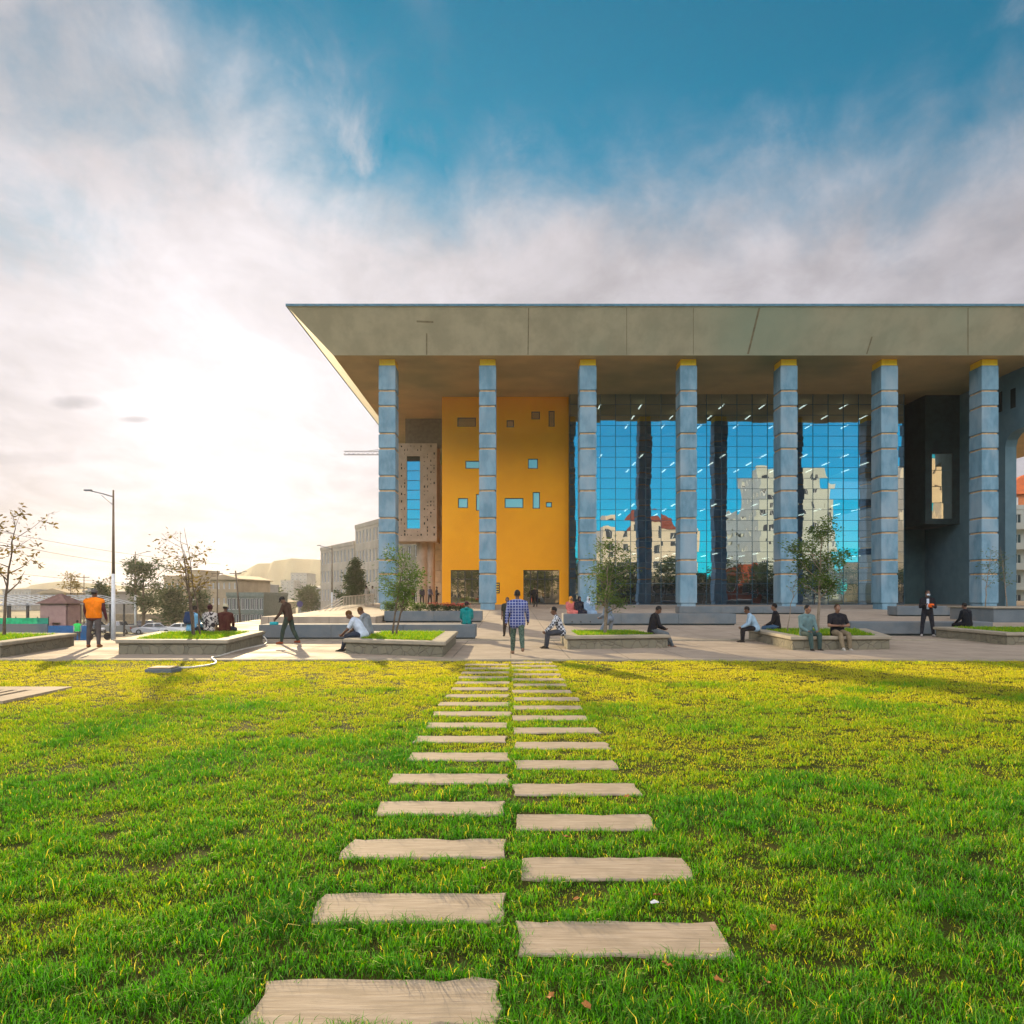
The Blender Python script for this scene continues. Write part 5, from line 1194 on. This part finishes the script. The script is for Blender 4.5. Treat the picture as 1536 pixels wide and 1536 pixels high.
Bk('far grey tower with a stepped top, left part', 421, 441, 872, 420, 8, 3, greyw, 20, win=(.4, .4))
Bk('far grey tower with a stepped top, right taller part', 436, 460, 861, 432, 9, 4, greyw, 20, win=(.4, .4))
Bk('brownish pitched house before the stone apartments', 447, 484, 884, 210, 3, 5, greyw, 20, roof='gable', win=(.35, .4))
Bk('far pale grey block at the left edge behind the canopy', 4, 46, 886, 300, 4, 8, greyw, 20, win=(.4, .4))
Bk('far low grey block behind the thin trees', 96, 132, 884, 280, 4, 7, greyw, 20, win=(.4, .4))
Bk('far small block seen above the street, right of the poles', 375, 396, 890, 380, 5, 4, greyw, 20, win=(.4, .4))
Bk('far hazy block left of the stepped tower', 398, 412, 892, 600, 5, 3, greyw, 20, win=(.4, .4))
Bk('mid-distance tan block between the broad tree and the gabled building', 280, 300, 858, 210, 5, 4, tan, 14, win=(.4, .45))
Bk('four storey grey block peeping above the low glazed building', 372, 392, 880, 190, 5, 4, greyw, 14, win=(.45, .45))
Bk('low brown street house at the far end of the road', 392, 424, 903, 230, 2, 6, tan, 14, roof='gable', win=(.4, .45))
Bk('two storey tan house behind the bare trees at far left', 60, 100, 889, 190, 3, 7, tan, 14, roof='gable', win=(.4, .4))
Bk('grey house with gable roof left of the tall lamp post', 128, 160, 887, 170, 3, 5, greyw, 14, roof='gable', win=(.4, .4))
pT('dark street tree beyond the parked cars at the end of the street', 388, 893, 935, 200, 9, 38, 'leaf_dark', 1500, .3, r0=.25, limbs=9, clumpr=1.5, c0=.1, sparse=.8)
pT('bushy dark tree left of the low glazed building', 300, 884, 945, 118, 12, 39, 'leaf_dark', 2200, .22, r0=.2, limbs=10, clumpr=1.1, c0=.1, sparse=.8)
# stone apartments marching towards the library, turned to the street
def seg(label, pxa, Da, pxb, Db, zt_, rows, cols, wm, **k):
    a = Vector((WX(pxa, Da), Da)); b = Vector((WX(pxb, Db), Db)); v = b - a; z0 = -3.6
    return block(label, a.x, a.y, z0, v.length, 14, zt_ - z0, math.degrees(math.atan2(v.y, v.x)), rows, cols, wm, **k)
seg('low pale stone apartment building at the left end of the row', 481, 150, 531, 131, 10.3, 4, 10, stonew, win=(.48, .62), group='stone apartment row')
seg('taller stone apartment building next to the first column', 533, 130.2, 569, 119, 12.9, 5, 7, stonew, win=(.48, .62), group='stone apartment row')
seg('stone apartment building with green windows seen under the perforated box', 572, 118, 668, 92, 12.2, 5, 9, mat('olive stone wall', (.26, .24, .17), .85), win=(.5, .5), group='stone apartment row')
# right side, seen through the archway
seg('pale grey apartment building seen through the archway', 1490, 118, 1640, 112, WZ(762, 115), 6, 6, palew, win=(.45, .45), balcony=True)
seg('tall orange-red building with red roof above the grey apartments', 1500, 150, 1700, 146, WZ(742, 150), 8, 6, mat('orange red frame wall', (.62, .20, .07), .8), roof='hip', roofm=redm, win=(.7, .6), winm=M['white_metal'])
# across the street behind the camera: seen mirrored in the glass
def back(label, x0, x1, yb, h, dep, rows, cols, wm, **k):   # front faces +Y: rotate half a turn
    return block(label, x1, yb, -.2, x1 - x0, dep, h, 180, rows, cols, wm, **k)
back('cream house with arched roof across the street, mirrored in the glass front', 22, 46, -52, 19, 14, 5, 6, creamw, roof='arch', roofm=mat('maroon roof', (.25, .06, .04), .7), win=(.45, .5))
back('tall pale block across the street, mirrored behind the fifth column', 56, 70, -36, 30, 14, 8, 4, palew, win=(.3, .35), sidecols=4)
back('long pale wing beside the tall block, mirrored in the glass front', 70, 78, -50, 27, 60, 7, 3, palew, win=(.4, .35), sidecols=10)
back('tall cream block across the street at far right, mirrored in the bay window', 90, 114, -38, 31, 16, 9, 8, creamw, win=(.35, .5))
back('low shop row with flat roof across the street, mirrored at the foot of the glass', 10, 56, -24, 5, 8, 1, 12, mat('shop wall', (.30, .26, .20), .8), win=(.6, .6))
back('grey three storey block across the street, left of the cream house in the mirror image', -30, 14, -46, 11, 12, 3, 12, greyw, win=(.5, .45))
back('low brown block across the street, right of the tall pale block in the mirror image', 84, 130, -44, 10, 12, 3, 10, tan, win=(.5, .45))
back('brick red shop front across the street, mirrored at the foot of the glass', 44, 51, -22.5, 7, 1.4, 1, 2, mat('brick red wall', (.35, .07, .03), .8), win=(.5, .4))
hts = [7.5, 8.5, 7, 9, 8, 6.5, 8.8, 7.2, 8.2, 9.2, 7.8, 8.6, 7, 8.4, 9, 7.6, 8.2, 7.4]
for i, h in enumerate(hts):
    tree('dark street tree across the road, %s from the left in the mirror image' % (ordw[i] if i else 'first'), -24 + i * 6.1 + (i * 7 % 5) * .5, -21 - (i % 3) * .8, 0, h, 3.2, 1.0, 90 + i, 'leaf_dark', 2600, .26, r0=.2, limbs=12, clumpr=1.7, sparse=.8, name='street_tree', group='street trees across the road')
# tower crane far behind
t = thing('tower_crane', 'distant tower crane whose jib shows left of the first column', 'crane', (WX(640, 200), 200, -4)); zj = WZ(682, 200) + 4; xl = WX(516, 200) - WX(640, 200)
mb = MB()
for s in (-.5, .5): mb.tube([(xl, s, zj), (8, s, zj)], .07, 4)
mb.tube([(xl, 0, zj + .9), (8, 0, zj + .9)], .1, 4)
for i in range(24): a = xl + (8 - xl) * i / 24; mb.tube([(a, -.5, zj), (a + .8, 0, zj + .9), (a + 1.4, .5, zj)], .06, 4)
mb.build('jib', M['grey_metal'], t); MB().tube([(0, 0, 0), (0, 0, zj + 3)], .6, 4).build('mast', M['grey_metal'], t); MB().tube([(0, 0, zj + 3), (xl * .7, 0, zj + 1)], .05, 4).build('stay_cable', M['grey_metal'], t)

# ---------------------------------------------------------------- things on the lawn
t = thing('drain_cover', 'concrete drain slab with slotted grate set in the lawn at left', 'drain', (-10.05, 12.3, 0))
mb = MB(); mb.box(-3.2, 2.5, -.9, .9, -.1, .015)
xs = [-3.2, -3.05, 1.25, 2.5]
mb = MB(); mb.box(-3.2, 2.5, .45, .9, -.1, .03); mb.box(-3.2, 2.5, -.9, -.45, -.1, .03); mb.box(2.1, 2.5, -.449, .449, -.1, .03)
for i in range(24): mb.box(-3.2 + .22 * i, -3.2 + .22 * i + .12, -.449, .449, -.1, .03)
mb.build('slab', M['slab'], t); MB().box(-3.2, 2.1, -.449, .449, -.12, -.05).build('slot_floor', M['soil'], t)  # soil bed under the slots
t = thing('inspection_box', 'small raised concrete inspection cover on the lawn edge left', 'inspection cover', (*G(245, 1007), 0))
MB().bbox(-.28, .28, -.25, .25, -.05, .07, .02).build('frame', M['bench'], t); MB().bbox(-.24, .24, -.21, .21, .071, .10, .012).build('lid', M['slab'], t)
hp_ = [G(262, 1003), G(290, 1002), G(318, 998), G(324, 994), G(318, 990), G(330, 985), G(352, 978), G(372, 973), G(392, 969), G(399, 966), G(400, 963), G(396, 961)]
pts = [(a, b, .02 if b > 18.9 or b < 18.6 else .055) for a, b in hp_]; pts = [(a, b, (.055 if 18.4 < b < 19.2 else c)) for a, b, c in pts]; pts[-1] = (pts[-1][0], pts[-1][1], .14); pts[-2] = (pts[-2][0], pts[-2][1], .06)
def smooth_pts(p, n=6):
    out = []; p = [Vector(q) for q in p]
    for i in range(len(p) - 1):
        a, b, c, d = p[max(0, i - 1)], p[i], p[i + 1], p[min(len(p) - 1, i + 2)]
        for k in range(n):
            f = k / n; out.append(.5 * ((2 * b) + (c - a) * f + (2 * a - 5 * b + 4 * c - d) * f * f + (3 * b - a - 3 * c + d) * f ** 3))
    out.append(p[-1]); return out
tag(MB().tube(smooth_pts(pts), .022, 8).build('garden_hose', mat('pale hose', (.62, .60, .52), .5), None, True), 'pale garden hose running from the inspection cover to the planter corner', 'hose')
rnd = random.Random(12); lm = mat('dead leaf', (.42, .17, .04), .7, (.30, .12, .03), 20)
leafp = [(865, 1356, 'in the gap right of the third left stone'), (985, 1310 + 40, 'behind the second right stone edge'), (1160, 1400, 'on the grass right of the near right stone'), (880, 1520, 'at the bottom centre of the photo'), (826, 1505, 'right of the nearest left stone'), (1000, 1455, 'below the near right stone'), (1078, 1480, 'below the right end of the near right stone'), (1150, 1482, 'at the lower right of the path'), (725, 1310, 'between the second and third left stones'), (1440, 1090, 'far right on the lawn'), (850, 1262, 'between the third and fourth right stones'), (940, 1200, 'beside the fifth right stone')]
for i, (px, py, lab) in enumerate(leafp):
    a, b = G(px, py); s = .015 if i < 9 else .022
    mb = MB(); n_ = 10; pr = [(s * (1 + .5 * (k % 2)) * math.cos(k * 2 * math.pi / n_) * 1.2, s * (1 + .5 * (k % 2)) * math.sin(k * 2 * math.pi / n_) * .75, rnd.uniform(-.004, .012)) for k in range(n_)]
    mb.add([(0, 0, .0)] + pr, [(0, k + 1, (k + 1) % n_ + 1) for k in range(n_)]); o = mb.build('fallen_leaf', lm); sm = o.modifiers.new('t', 'SOLIDIFY'); sm.thickness = .0015
    o.location = (a, b, .028); o.rotation_euler = (rnd.uniform(-.3, .3), rnd.uniform(-.3, .3), rnd.uniform(0, 6)); tag(o, 'curled orange-brown fallen leaf ' + lab, 'leaf', 'fallen leaves on the lawn')
a, b = G(982, 1366); mb = MB(); mb.add([(-.02, -.008, 0), (.02, -.012, .006), (.024, .01, .002), (0, .013, .012), (-.022, .008, .003)], [(0, 1, 2, 3, 4)]); o = mb.build('paper_scrap', mat('scrap paper', (.75, .75, .72), .8)); o.location = (a, b, .04); sm = o.modifiers.new('t', 'SOLIDIFY'); sm.thickness = .001
tag(o, 'tiny white paper scrap in the grass right of the path', 'litter')
def road_sign(label, px, py, D, m, r=.35):
    t = thing('road_sign', label, 'sign', (WX(px, D), D, zr(D))); h = WZ(py, D) - zr(D); MB().tube([(0, 0, 0), (0, 0, h + r)], .04, 6).build('post', M['grey_metal'], t); MB().tube([(0, -.06, h), (0, -.04, h)], r, 20).build('sign_disc', m, t)
road_sign('round dark blue road sign beyond the walker', 450, 906, 80, mat('sign blue', (.06, .05, .16), .5), .32)
road_sign('small round red road sign down the street', 409, 903, 140, mat('sign red', (.6, .04, .03), .5), .5)

# ---------------------------------------------------------------- haze
HAZE = 0.00026
mb = MB(); mb.box(-1300, 1300, -200, 1300, -5.6, 57)
hz = mb.build('haze', []); hz['kind'] = 'stuff'
m = bpy.data.materials.new('haze air'); m.use_nodes = True; t = NT(m.node_tree)
pv = t.node('ShaderNodeVolumePrincipled', ins={'Color': (.96, .92, .86, 1), 'Density': HAZE, 'Anisotropy': .45})
t.node('ShaderNodeOutputMaterial', ins={1: pv.outputs[0]}); hz.data.materials.append(m)
